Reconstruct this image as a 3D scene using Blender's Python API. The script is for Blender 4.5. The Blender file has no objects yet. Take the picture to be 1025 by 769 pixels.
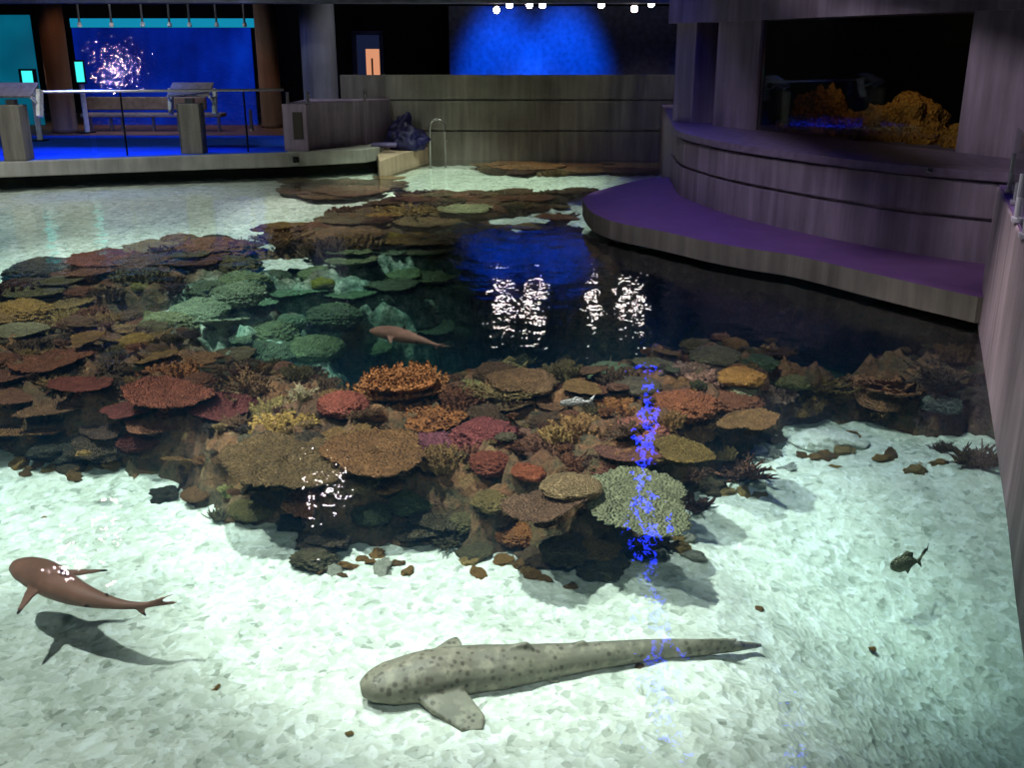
import bpy, bmesh, math, random
import numpy as np
from mathutils import Vector, noise, Matrix

random.seed(7)
SC = bpy.context.scene
COL = SC.collection
PI = math.pi

# ------------------------------------------------------------------ camera
F, CX, CY, H = 1000.0, 512.5, 384.5, 2.5
TH = math.atan(0.334)
CT, ST = math.cos(TH), math.sin(TH)
cam_d = bpy.data.cameras.new('camera')
cam = bpy.data.objects.new('camera', cam_d)
COL.objects.link(cam)
cam.location = (0, 0, H)
cam.rotation_euler = (PI / 2 - TH, 0, 0)
cam_d.sensor_width = 36.0
cam_d.lens = 36.0 * F / 1025.0
cam_d.clip_end = 200
SC.camera = cam


def ray(px, py):
    u, v = (px - CX) / F, (py - CY) / F
    return Vector((u, CT - v * ST, -(v * CT + ST)))


def at(px, py, z):
    d = ray(px, py)
    k = (z - H) / d.z
    return Vector((d.x * k, d.y * k, z))


def aty(px, py, y):
    d = ray(px, py)
    k = y / d.y
    return Vector((d.x * k, y, H + d.z * k))


# ------------------------------------------------------------------ colour + materials
def lin(c):
    out = []
    for v in c[:3]:
        v = v / 255.0
        out.append(v / 12.92 if v <= 0.04045 else ((v + 0.055) / 1.055) ** 2.4)
    return tuple(out) + (1.0,)


class NT:
    def __init__(self, name):
        self.m = bpy.data.materials.new(name)
        self.m.use_nodes = True
        self.t = self.m.node_tree
        self.t.nodes.clear()

    def n(self, typ, **kw):
        nd = self.t.nodes.new(typ)
        for k, v in kw.items():
            if k.startswith('_'):
                setattr(nd, k[1:], v)
            else:
                nd.inputs[k.replace('__', ' ')].default_value = v
        return nd

    def l(self, a, b):
        self.t.links.new(a, b)

    def ramp(self, fac, stops):
        r = self.t.nodes.new('ShaderNodeValToRGB')
        els = r.color_ramp.elements
        while len(els) < len(stops):
            els.new(0.5)
        for e, (p, c) in zip(els, stops):
            e.position = p
            e.color = c
        self.l(fac, r.inputs[0])
        return r.outputs[0]

    def noise(self, vec, scale, detail=3.0, rough=0.55):
        nd = self.t.nodes.new('ShaderNodeTexNoise')
        nd.inputs['Scale'].default_value = scale
        nd.inputs['Detail'].default_value = detail
        nd.inputs['Roughness'].default_value = rough
        if vec is not None:
            self.l(vec, nd.inputs['Vector'])
        return nd

    def obj(self):
        return self.t.nodes.new('ShaderNodeTexCoord').outputs['Object']

    def mapping(self, vec, scale):
        m = self.t.nodes.new('ShaderNodeMapping')
        m.inputs['Scale'].default_value = scale
        self.l(vec, m.inputs['Vector'])
        return m.outputs[0]

    def mix(self, fac, a, b, blend='MIX'):
        m = self.t.nodes.new('ShaderNodeMix')
        m.data_type = 'RGBA'
        m.blend_type = blend
        for sock, v in ((m.inputs[0], fac), (m.inputs[6], a), (m.inputs[7], b)):
            if isinstance(v, bpy.types.NodeSocket):
                self.l(v, sock)
            else:
                sock.default_value = v
        return m.outputs[2]

    def bump(self, h, strength, dist):
        b = self.t.nodes.new('ShaderNodeBump')
        b.inputs['Strength'].default_value = strength
        b.inputs['Distance'].default_value = dist
        self.l(h, b.inputs['Height'])
        return b.outputs[0]

    def out(self, col, rough=0.8, metal=0.0, normal=None, spec=0.3, emit=None, estr=0.0, alpha=None):
        p = self.t.nodes.new('ShaderNodeBsdfPrincipled')
        o = self.t.nodes.new('ShaderNodeOutputMaterial')
        if isinstance(col, bpy.types.NodeSocket):
            self.l(col, p.inputs['Base Color'])
        else:
            p.inputs['Base Color'].default_value = col
        p.inputs['Roughness'].default_value = rough
        p.inputs['Metallic'].default_value = metal
        p.inputs['Specular IOR Level'].default_value = spec
        if normal is not None:
            self.l(normal, p.inputs['Normal'])
        if emit is not None:
            p.inputs['Emission Strength'].default_value = estr
            if isinstance(emit, bpy.types.NodeSocket):
                self.l(emit, p.inputs['Emission Color'])
            else:
                p.inputs['Emission Color'].default_value = emit
        self.l(p.outputs[0], o.inputs['Surface'])
        return self.m


_mc = {}


def plain(name, c, rough=0.6, metal=0.0, var=0.25, scale=8.0):
    k = ('plain', name)
    if k in _mc:
        return _mc[k]
    t = NT(name)
    nz = t.noise(t.obj(), scale)
    a = tuple(v * (1 - var) for v in lin(c)[:3]) + (1,)
    b = tuple(min(1, v * (1 + var)) for v in lin(c)[:3]) + (1,)
    _mc[k] = t.out(t.ramp(nz.outputs[0], [(0.3, a), (0.7, b)]), rough, metal)
    return _mc[k]


def emis(name, c, s):
    t = NT(name)
    e = t.n('ShaderNodeEmission')
    e.inputs['Color'].default_value = lin(c)
    e.inputs['Strength'].default_value = s
    o = t.n('ShaderNodeOutputMaterial')
    t.l(e.outputs[0], o.inputs['Surface'])
    return t.m


def concrete(name, c, streak=0.5):
    t = NT(name)
    co = t.obj()
    big = t.noise(co, 0.9, 4)
    st = t.noise(t.mapping(co, (3.0, 3.0, 0.28)), 1.6, 5, 0.62)
    fine = t.noise(co, 18, 4)
    base = lin(c)
    dk = tuple(v * 0.55 for v in base[:3]) + (1,)
    lt = tuple(min(1, v * 1.5) for v in base[:3]) + (1,)
    c1 = t.ramp(big.outputs[0], [(0.32, dk), (0.55, base), (0.75, lt)])
    c2 = t.ramp(st.outputs[0], [(0.34, dk), (0.52, base), (0.66, lt), (0.74, tuple(min(1, v * 2.1) for v in base[:3]) + (1,))])
    m = t.mix(streak, c1, c2)
    nrm = t.bump(fine.outputs[0], 0.5, 0.01)
    return t.out(m, 0.75, 0, nrm, 0.25)


def coral_mat(c, kind='coral'):
    k = ('coral', tuple(c), kind)
    if k in _mc:
        return _mc[k]
    t = NT('%s_%02x%02x%02x' % (kind, *c))
    if kind == 'coral':
        g_ = 0.35 * c[0] + 0.45 * c[1] + 0.2 * c[2]
        c = (0.70 * c[0] + 0.30 * g_ + 6, 0.66 * c[1] + 0.34 * g_ + 5, 0.56 * c[2] + 0.38 * g_ * 0.80)
        c = tuple(min(250, v * 0.98) for v in c)
    co = t.obj()
    nz = t.noise(co, 3.2, 4, 0.6)
    vo = t.n('ShaderNodeTexVoronoi')
    vo.inputs['Scale'].default_value = 17.0
    t.l(co, vo.inputs['Vector'])
    base = lin(c)
    dk = tuple(v * 0.42 for v in base[:3]) + (1,)
    lt = tuple(min(1, v * 1.55 + 0.01) for v in base[:3]) + (1,)
    c1 = t.ramp(nz.outputs[0], [(0.3, dk), (0.5, base), (0.72, lt)])
    c2 = t.ramp(vo.outputs['Distance'], [(0.0, lt), (0.35, base), (0.75, dk)])
    m = t.mix(0.5, c1, c2)
    if kind == 'coral':   # patches of encrusting algae and pale growth
        n7 = t.noise(co, 9.0, 4, 0.7)
        m = t.mix(0.55, m, t.ramp(n7.outputs[0], [(0.32, (0.22, 0.2, 0.18, 1)), (0.48, (1, 1, 1, 1)), (0.62, (1.0, 1.0, 1.0, 1)), (0.72, (1.0, 1.0, 0.9, 1))]), 'MULTIPLY')
        m = t.mix(t.ramp(n7.outputs[0], [(0.62, (0, 0, 0, 1)), (0.74, (0.45, 0.45, 0.45, 1))]), m, lin((190, 168, 124)))
    hgt = t.ramp(vo.outputs['Distance'], [(0.0, (1, 1, 1, 1)), (0.7, (0, 0, 0, 1))])
    nrm = t.bump(hgt, 0.9, 0.05)
    _mc[k] = t.out(m, 0.75, 0, nrm, 0.3)
    return _mc[k]


# ------------------------------------------------------------------ object helpers
def mesh_from(name, verts, faces, mat=None, smooth=False):
    me = bpy.data.meshes.new(name)
    me.from_pydata([tuple(v) for v in verts], [], faces)
    me.update()
    if smooth:
        me.polygons.foreach_set('use_smooth', [True] * len(me.polygons))
    if mat:
        me.materials.append(mat)
    return me


def link(name, me, parent=None, loc=None):
    o = bpy.data.objects.new(name, me)
    COL.objects.link(o)
    if parent is not None:
        o.parent = parent
    if loc is not None:
        o.location = loc
    return o


def tag(o, label=None, cat=None, group=None, kind=None):
    if label:
        o['label'] = label
    if cat:
        o['category'] = cat
    if group:
        o['group'] = group
    if kind:
        o['kind'] = kind
    return o


def empty(name, loc, label, cat, group=None, rz=0.0):
    o = bpy.data.objects.new(name, None)
    COL.objects.link(o)
    o.location = loc
    o.rotation_euler = (0, 0, rz)
    o.empty_display_size = 0.1
    return tag(o, label, cat, group)


class MB:
    def __init__(self):
        self.v, self.f = [], []

    def add(self, vs, fs):
        b = len(self.v)
        self.v += [Vector(p) for p in vs]
        self.f += [tuple(i + b for i in q) for q in fs]

    def box(self, c, s, rz=0.0, rx=0.0):
        m = Matrix.Translation(c) @ Matrix.Rotation(rz, 4, 'Z') @ Matrix.Rotation(rx, 4, 'X')
        vs = [m @ Vector((x * s[0] / 2, y * s[1] / 2, z * s[2] / 2)) for x in (-1, 1) for y in (-1, 1) for z in (-1, 1)]
        self.add(vs, [(0, 1, 3, 2), (4, 6, 7, 5), (0, 4, 5, 1), (2, 3, 7, 6), (0, 2, 6, 4), (1, 5, 7, 3)])
        return self

    def prism(self, poly, z0, z1):
        n = len(poly)
        area = sum(poly[i][0] * poly[(i + 1) % n][1] - poly[(i + 1) % n][0] * poly[i][1] for i in range(n))
        if area < 0:
            poly = poly[::-1]
        vs = [(p[0], p[1], z0) for p in poly] + [(p[0], p[1], z1) for p in poly]
        fs = [tuple(range(n - 1, -1, -1)), tuple(range(n, 2 * n))]
        fs += [(i, (i + 1) % n, n + (i + 1) % n, n + i) for i in range(n)]
        self.add(vs, fs)
        return self

    def tube(self, pts, rad, seg=8):
        pts = [Vector(p) for p in pts]
        rad = rad if isinstance(rad, (list, tuple)) else [rad] * len(pts)
        vs, fs = [], []
        up = Vector((0, 0, 1))
        for i, p in enumerate(pts):
            t = (pts[min(i + 1, len(pts) - 1)] - pts[max(i - 1, 0)]).normalized()
            a = t.cross(up)
            if a.length < 1e-3:
                a = t.cross(Vector((0, 1, 0)))
            a.normalize()
            b = t.cross(a)
            for k in range(seg):
                an = 2 * PI * k / seg
                vs.append(p + (a * math.cos(an) + b * math.sin(an)) * rad[i])
        for i in range(len(pts) - 1):
            for k in range(seg):
                fs.append((i * seg + k, i * seg + (k + 1) % seg, (i + 1) * seg + (k + 1) % seg, (i + 1) * seg + k))
        fs.append(tuple(range(seg)))
        fs.append(tuple(range((len(pts) - 1) * seg + seg - 1, (len(pts) - 1) * seg - 1, -1)))
        self.add(vs, fs)
        return self

    def build(self, name, mat, parent=None, loc=None, smooth=False, bevel=0.0):
        loc = Vector(loc) if loc is not None else None
        vs = self.v if loc is None else [p - loc for p in self.v]
        me = mesh_from(name, vs, self.f, mat)
        bm = bmesh.new()
        bm.from_mesh(me)
        bmesh.ops.recalc_face_normals(bm, faces=bm.faces)
        if bevel:
            es = [e for e in bm.edges if len(e.link_faces) == 2 and e.calc_face_angle(0) > 0.6]
            bmesh.ops.bevel(bm, geom=es, offset=bevel, segments=2, affect='EDGES', profile=0.5)
        bm.to_mesh(me)
        bm.free()
        if smooth:
            me.polygons.foreach_set('use_smooth', [True] * len(me.polygons))
        return link(name, me, parent, loc)


def struct(o):
    o['kind'] = 'structure'
    return o


# ------------------------------------------------------------------ terrain
def poly_np(pix, z):
    return np.array([[*at(x, y, z).xy] for x, y in pix])


def sdist(P, poly):
    """signed distance of points P (n,2) to a polygon, positive inside"""
    n = len(poly)
    d2 = np.full(len(P), 1e9)
    inside = np.zeros(len(P), bool)
    for i in range(n):
        a, b = poly[i], poly[(i + 1) % n]
        ab = b - a
        t = np.clip(((P - a) @ ab) / max(ab @ ab, 1e-12), 0, 1)
        q = a + t[:, None] * ab
        d2 = np.minimum(d2, ((P - q) ** 2).sum(1))
        c = (a[1] > P[:, 1]) != (b[1] > P[:, 1])
        xs = (b[0] - a[0]) * (P[:, 1] - a[1]) / ((b[1] - a[1]) if abs(b[1] - a[1]) > 1e-12 else 1e-12) + a[0]
        inside ^= c & (P[:, 0] < xs)
    d = np.sqrt(d2)
    return np.where(inside, d, -d)


def vnoise(P, s, seed=0.0, oct=4):
    return np.array([noise.fractal(Vector((p[0] * s + seed, p[1] * s - seed, seed * 0.37)), 0.75, 2.1, oct) for p in P])


def sstep(a, b, x):
    t = np.clip((x - a) / (b - a), 0, 1)
    return t * t * (3 - 2 * t)


def sand_z(P):
    x, y = P[:, 0], P[:, 1]
    z = np.interp(y - 0.12 * x, [7.5, 10.0, 12.5, 15.0, 19.0, 40.0], [-1.0, -0.92, -0.55, -0.34, -0.15, -0.12])
    z = z - 0.9 * sstep(1.0, 3.4, x) * sstep(8.5, 4.5, y)
    return z


# reef outline: near edge on the near sand, far edge on the far sand
near_edge = [(-330, 446), (-160, 462), (-60, 455), (0, 462), (60, 470), (110, 478), (165, 487), (172, 503), (215, 521), (255, 535), (289, 531), (297, 560), (318, 567),
             (345, 553), (400, 549), (450, 552), (518, 558), (566, 575), (597, 585), (620, 579), (643, 561), (668, 541), (688, 515),
             (716, 487), (745, 465), (762, 452), (772, 442), (800, 432), (835, 428), (870, 430), (900, 438), (950, 441), (1000, 440)]
far_edge = [(1010, 330), (960, 300), (800, 262), (700, 245), (620, 240), (575, 225), (566, 205), (600, 196), (575, 198), (540, 198), (480, 197),
            (425, 197), (400, 200), (385, 207), (340, 215), (318, 228), (272, 225), (255, 240), (180, 240), (130, 247), (85, 255), (60, 268), (30, 266), (0, 277), (-60, 280), (-200, 290), (-320, 300)]
REEF = np.vstack([poly_np(near_edge, -1.0), poly_np(far_edge, -0.18)])
hole_px = [(266, 374), (300, 386), (345, 389), (400, 391), (450, 391), (480, 384), (560, 388), (640, 366), (700, 353), (760, 358), (840, 374),
           (920, 366), (978, 352)]
hole_far = [(603, 268), (585, 246), (540, 240), (470, 238), (400, 250), (330, 262), (262, 266), (200, 284), (165, 300), (150, 316), (190, 334), (215, 350), (240, 364)]
HOLE = np.vstack([poly_np(hole_px, -0.5), np.array([[4.7, 10.2], [4.0, 12.6], [3.1, 14.6], [2.0, 15.4]]), poly_np(hole_far, -0.34)])
FARREEF = [poly_np([(275, 184), (300, 181), (350, 178), (395, 180), (410, 187), (380, 194), (345, 200), (300, 197)], -0.10),
           poly_np([(465, 168), (500, 163), (700, 163), (700, 174), (600, 174), (540, 176), (490, 174)], -0.10)]
PATCH = [poly_np([(100, 303), (150, 302), (152, 308), (108, 309)], -0.30), poly_np([(135, 294), (172, 292), (176, 299), (140, 300)], -0.30),
         poly_np([(250, 258), (320, 254), (322, 260), (255, 267)], -0.30),
         poly_np([(490, 222), (525, 223), (550, 216), (572, 216), (570, 225), (535, 233), (505, 238)], -0.30),
         poly_np([(255, 244), (272, 244), (270, 252), (256, 252)], -0.30)]
SIDE_L = np.array([[-16, 9], [-16, 24]])


def reef_z(P):
    zs = sand_z(P)
    d = sdist(P, REEF)
    for q in FARREEF:
        d = np.maximum(d, sdist(P, q))
    for q in PATCH:
        d = np.minimum(d, -sdist(P, q) + 0.02)
    n1 = vnoise(P, 1.1, 3.1, 4)
    n2 = vnoise(P, 4.5, 9.7, 4)
    d = d + 0.10 * n2
    # higher, steeper front where the mound meets the near sand; low and flat far away
    top = np.interp(P[:, 1], [9.0, 12.0, 15.0, 18.0, 40.0], [-0.46, -0.34, -0.20, -0.07, -0.06]) + (0.12 * n1 + 0.15 * n2) * np.interp(P[:, 1], [9.5, 12.5, 16.0, 18.0], [1, 0.7, 0.4, 0.15])
    front = sstep(9.0, 7.6, P[:, 1])
    k = sstep(-0.02, 0.42, d) * front + sstep(-0.02, 0.25, d) * (1 - front)
    n3 = vnoise(P, 12.0, 2.2, 2)
    z = (zs - 0.12) * (1 - k) + np.minimum(top + 0.05 * n3 * (P[:, 1] < 12), -0.03) * k
    h = sdist(P, HOLE)
    # wall of the deep basin: steep at the front and the ledge side, terraced on the far side
    near = sstep(11.5, 9.5, P[:, 1] - 0.15 * P[:, 0])
    shelf = (1 - near) * sstep(0.6, -1.0, P[:, 0])
    n5 = vnoise(P, 2.6, 31.0, 4)
    hh_ = np.maximum(h, 0)
    steep = 5.2 * sstep(0.0, 1.0, hh_ / (1.2 * near + 1.8 * (1 - near)))
    step_ = 0.42 * hh_ + 0.10 * np.sin(hh_ * 9.0 + 4 * n1) * np.clip(hh_ * 3, 0, 1) + 4.2 * sstep(1.5, 2.6, hh_ + 0.5 * n1)
    deep = steep * (1 - shelf) + np.minimum(step_, 5.2) * shelf
    deep = deep + (0.22 * n1 + 0.22 * n5 + 0.12 * n2) * np.clip(hh_ * 2, 0, 1)
    return np.where(h > 0, z - deep, z), d, h


XS = np.concatenate([np.arange(-15.5, -5.0, 0.11), np.arange(-5.0, 5.3, 0.055)])
YS = np.concatenate([np.arange(3.0, 11.0, 0.05), np.arange(11.0, 24.9, 0.10)])
GX, GY = np.meshgrid(XS, YS)
GP = np.stack([GX.ravel(), GY.ravel()], 1)
RZ, RD, HD = reef_z(GP)
SZ = sand_z(GP) + 0.018 * vnoise(GP, 2.2, 5.0, 3) + 0.02 * vnoise(GP, 9.0, 1.0, 3)
NXg, NYg = len(XS), len(YS)


def grid_faces(mask):
    idx = np.arange(NXg * NYg).reshape(NYg, NXg)
    m = mask.reshape(NYg, NXg)
    q = m[:-1, :-1] | m[1:, :-1] | m[:-1, 1:] | m[1:, 1:]
    a, b, c, d = idx[:-1, :-1][q], idx[:-1, 1:][q], idx[1:, 1:][q], idx[1:, :-1][q]
    return np.stack([a, b, c, d], 1)


def grid_mesh(name, Z, mask, mat, attr=None):
    fs = grid_faces(mask)
    used = np.unique(fs)
    remap = np.full(NXg * NYg, -1)
    remap[used] = np.arange(len(used))
    vs = np.stack([GP[used, 0], GP[used, 1], Z[used]], 1)
    me = mesh_from(name, vs.tolist(), remap[fs].tolist(), mat, True)
    if attr:
        for an, arr in attr.items():
            at_ = me.attributes.new(an, 'FLOAT', 'POINT')
            at_.data.foreach_set('value', arr[used].astype(np.float32))
    return link(name, me)


# pale crushed-coral sand; its cell tones also paint in the water's refraction pattern
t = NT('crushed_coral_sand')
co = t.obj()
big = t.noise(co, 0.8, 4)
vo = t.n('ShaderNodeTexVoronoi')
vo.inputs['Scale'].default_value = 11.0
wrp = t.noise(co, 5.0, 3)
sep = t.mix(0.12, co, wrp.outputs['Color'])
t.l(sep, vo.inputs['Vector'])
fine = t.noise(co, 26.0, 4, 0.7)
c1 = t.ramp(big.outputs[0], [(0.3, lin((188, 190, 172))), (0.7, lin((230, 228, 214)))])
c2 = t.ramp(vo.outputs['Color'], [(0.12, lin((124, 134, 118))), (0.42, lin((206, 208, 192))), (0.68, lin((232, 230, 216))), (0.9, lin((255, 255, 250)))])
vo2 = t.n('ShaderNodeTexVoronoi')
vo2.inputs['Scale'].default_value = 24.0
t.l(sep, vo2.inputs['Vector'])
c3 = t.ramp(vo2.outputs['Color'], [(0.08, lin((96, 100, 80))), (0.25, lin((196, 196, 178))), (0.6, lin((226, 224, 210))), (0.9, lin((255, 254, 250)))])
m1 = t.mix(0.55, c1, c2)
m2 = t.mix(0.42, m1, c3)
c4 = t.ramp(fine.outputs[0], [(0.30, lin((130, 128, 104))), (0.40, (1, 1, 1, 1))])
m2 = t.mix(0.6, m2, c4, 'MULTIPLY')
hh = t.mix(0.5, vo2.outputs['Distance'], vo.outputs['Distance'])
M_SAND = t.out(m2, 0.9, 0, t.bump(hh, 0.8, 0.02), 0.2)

# encrusted reef rock
t = NT('encrusted_reef_rock')
co = t.obj()
n1 = t.noise(co, 1.6, 5, 0.6)
n2 = t.noise(co, 7.0, 5, 0.65)
n3 = t.noise(co, 3.1, 2)
vo = t.n('ShaderNodeTexVoronoi')
vo.inputs['Scale'].default_value = 9.0
t.l(co, vo.inputs['Vector'])
ca = t.ramp(n1.outputs[0], [(0.30, lin((38, 34, 30))), (0.42, lin((84, 60, 42))), (0.52, lin((66, 66, 44))), (0.60, lin((104, 70, 44))), (0.72, lin((124, 98, 56)))])
cb = t.ramp(n2.outputs[0], [(0.30, lin((26, 26, 24))), (0.48, lin((92, 72, 48))), (0.60, lin((110, 74, 52))), (0.74, lin((160, 138, 92)))])
m = t.mix(0.5, ca, cb)
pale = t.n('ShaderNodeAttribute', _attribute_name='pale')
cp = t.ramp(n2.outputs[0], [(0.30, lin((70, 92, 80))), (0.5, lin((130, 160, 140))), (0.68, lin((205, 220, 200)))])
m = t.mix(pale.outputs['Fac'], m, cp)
n4 = t.noise(co, 28.0, 4, 0.7)
hh = t.mix(0.4, n2.outputs['Color'], vo.outputs['Distance'])
hh = t.mix(0.3, hh, n4.outputs['Color'])
c5 = t.ramp(n4.outputs[0], [(0.32, (0.35, 0.35, 0.35, 1)), (0.5, (1, 1, 1, 1)), (0.7, (1.0, 1.0, 1.0, 1))])
m = t.mix(0.8, m, c5, 'MULTIPLY')
m = t.mix(1.0, m, (1.25, 1.25, 1.2, 1), 'MULTIPLY')
M_ROCK = t.out(m, 0.85, 0, t.bump(hh, 1.0, 0.10), 0.25)

reef_mask = (RD > -0.12) | (HD > -0.1)
# pale algae-dusted terraces on the far wall of the deep basin
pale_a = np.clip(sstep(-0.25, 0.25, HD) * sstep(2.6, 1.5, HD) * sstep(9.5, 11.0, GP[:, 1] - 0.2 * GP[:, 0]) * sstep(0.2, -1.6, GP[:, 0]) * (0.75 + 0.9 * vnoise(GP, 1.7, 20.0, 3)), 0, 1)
rock = grid_mesh('reef_rock', RZ, reef_mask, M_ROCK, {'pale': pale_a})
tag(rock, 'craggy brown rock bed of the reef around the deep blue basin', 'rock', kind='structure')
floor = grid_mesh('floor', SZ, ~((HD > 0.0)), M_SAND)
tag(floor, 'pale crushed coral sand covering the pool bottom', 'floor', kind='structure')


def ground(x, y):
    P = np.array([[x, y]])
    r, d, h = reef_z(P)
    s = sand_z(P)[0]
    return max(r[0], s) if h[0] < 0.25 else r[0]


GTOP = np.where(HD > 0.05, RZ, np.maximum(np.where(reef_mask, RZ, -9), SZ)).reshape(NYg, NXg)


def gq(x, y):
    i = min(max(int(np.searchsorted(XS, x)) - 1, 0), NXg - 2)
    j = min(max(int(np.searchsorted(YS, y)) - 1, 0), NYg - 2)
    fx = min(max((x - XS[i]) / (XS[i + 1] - XS[i]), 0), 1)
    fy = min(max((y - YS[j]) / (YS[j + 1] - YS[j]), 0), 1)
    return (GTOP[j, i] * (1 - fx) + GTOP[j, i + 1] * fx) * (1 - fy) + (GTOP[j + 1, i] * (1 - fx) + GTOP[j + 1, i + 1] * fx) * fy


def hit(px, py):
    d = ray(px, py)
    k = H / -d.z
    st = 0.02
    p0 = Vector((0, 0, H))
    for _ in range(900):
        p = p0 + d * k
        if p.z <= gq(p.x, p.y):
            return Vector((p.x, p.y, gq(p.x, p.y)))
        k += st
    return at(px, py, -0.6)


# ------------------------------------------------------------------ water
t = NT('pool_water')
co = t.obj()
na = t.noise(t.mapping(co, (1.0, 0.8, 1.0)), 3.2, 2, 0.5)
nb = t.noise(co, 14.0, 2, 0.5)
mm = t.n('ShaderNodeMath', _operation='MULTIPLY')
mm.inputs[1].default_value = 0.16
t.l(nb.outputs[0], mm.inputs[0])
ad = t.n('ShaderNodeMath', _operation='ADD')
t.l(na.outputs[0], ad.inputs[0])
t.l(mm.outputs[0], ad.inputs[1])
nrm = t.bump(ad.outputs[0], 1.0, 0.0105)
geo = t.n('ShaderNodeNewGeometry')
dot = t.n('ShaderNodeVectorMath', _operation='DOT_PRODUCT')
t.l(nrm, dot.inputs[0])
t.l(geo.outputs['Incoming'], dot.inputs[1])
ab = t.n('ShaderNodeMath', _operation='ABSOLUTE')
t.l(dot.outputs['Value'], ab.inputs[0])
om = t.n('ShaderNodeMath', _operation='SUBTRACT')
om.inputs[0].default_value = 1.0
t.l(ab.outputs[0], om.inputs[1])
pw = t.n('ShaderNodeMath', _operation='POWER')
pw.inputs[1].default_value = 5.0
t.l(om.outputs[0], pw.inputs[0])
fr = t.n('ShaderNodeMath', _operation='MULTIPLY_ADD')
fr.inputs[1].default_value = 0.98
fr.inputs[2].default_value = 0.02
t.l(pw.outputs[0], fr.inputs[0])
tr = t.n('ShaderNodeBsdfTransparent')
gl = t.n('ShaderNodeBsdfGlossy')
gl.inputs['Roughness'].default_value = 0.03
t.l(nrm, gl.inputs['Normal'])
mx = t.n('ShaderNodeMixShader')
t.l(fr.outputs[0], mx.inputs[0])
t.l(tr.outputs[0], mx.inputs[1])
t.l(gl.outputs[0], mx.inputs[2])
va = t.n('ShaderNodeVolumeAbsorption')
va.inputs['Color'].default_value = (0.0, 0.80, 0.76, 1)
va.inputs['Density'].default_value = 0.17
o = t.n('ShaderNodeOutputMaterial')
t.l(mx.outputs[0], o.inputs['Surface'])
vs_ = t.n('ShaderNodeVolumeScatter')
vs_.inputs['Color'].default_value = (0.12, 0.45, 0.85, 1)
vs_.inputs['Density'].default_value = 0.022
av = t.n('ShaderNodeAddShader')
t.l(va.outputs[0], av.inputs[0])
t.l(vs_.outputs[0], av.inputs[1])
t.l(av.outputs[0], o.inputs['Volume'])
M_WATER = t.m
w = MB().prism([(-15.4, 1.0), (5.2, 1.0), (5.2, 24.55), (-15.4, 24.55)], -4.6, 0.0).build('water', M_WATER)
tag(w, 'clear rippled teal water filling the reef pool', 'water', kind='stuff')

# ------------------------------------------------------------------ the hall around the pool
M_CONC = concrete('board_marked_concrete', (112, 108, 100), 0.6)
M_CONC_R = concrete('violet_grey_concrete', (122, 110, 126), 0.6)
M_CONC_N = concrete('pinkish_grey_concrete', (150, 136, 140), 0.5)
M_SLAB = concrete('slab_concrete', (140, 140, 132), 0.3)
M_DARK = plain('dark_hall_paint', (14, 14, 17), 0.9)
M_STEEL = plain('brushed_steel', (150, 150, 150), 0.3, 0.9, 0.1)
M_CLIP = plain('satin_steel_clip', (190, 190, 200), 0.35, 0.3, 0.1)
M_WHITE = plain('white_panel', (200, 200, 205), 0.5)
M_BLACKM = plain('black_metal', (16, 16, 18), 0.5, 0.3)
M_PURPLE = plain('purple_ledge_top', (90, 60, 100), 0.7, 0.0, 0.12, 3.0)  # purple on the ledge's top face only, its sides stay grey
M_GROOVE = plain('groove_shadow_gap', (48, 44, 46), 0.9)


def glass_mat(name, tint=(0.9, 0.95, 0.95, 1), refl=0.08, rough=0.0, k=0.5):
    t = NT(name)
    tr = t.n('ShaderNodeBsdfTransparent')
    tr.inputs['Color'].default_value = tint
    gl = t.n('ShaderNodeBsdfGlossy')
    gl.inputs['Roughness'].default_value = rough
    lw = t.n('ShaderNodeLayerWeight')
    lw.inputs['Blend'].default_value = 0.25
    mm = t.n('ShaderNodeMath', _operation='MULTIPLY_ADD')
    mm.inputs[1].default_value = k
    mm.inputs[2].default_value = refl
    t.l(lw.outputs['Fresnel'], mm.inputs[0])
    mx = t.n('ShaderNodeMixShader')
    t.l(mm.outputs[0], mx.inputs[0])
    t.l(tr.outputs[0], mx.inputs[1])
    t.l(gl.outputs[0], mx.inputs[2])
    o = t.n('ShaderNodeOutputMaterial')
    t.l(mx.outputs[0], o.inputs['Surface'])
    return t.m


M_GLASS = glass_mat('clear_glass', refl=0.02)
M_TANKGLASS = glass_mat('tank_glass', (0.8, 0.85, 0.85, 1), 0.015, 0.0, 0.2)

# back wall in three board-marked courses with recessed joints
YB = 24.5
xl, xr = aty(342, 110, YB).x, 4.6
mb = MB()
for z0, z1 in ((-1.2, 0.66), (0.70, 1.37), (1.41, 1.95)):
    mb.box(((xl + xr) / 2, YB + 0.15, (z0 + z1) / 2), (xr - xl, 0.3, z1 - z0))
mb.box(((xl + xr) / 2, YB + 0.19, 0.4), (xr - xl, 0.26, 3.0))
struct(mb.build('wall_back', M_CONC))

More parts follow.
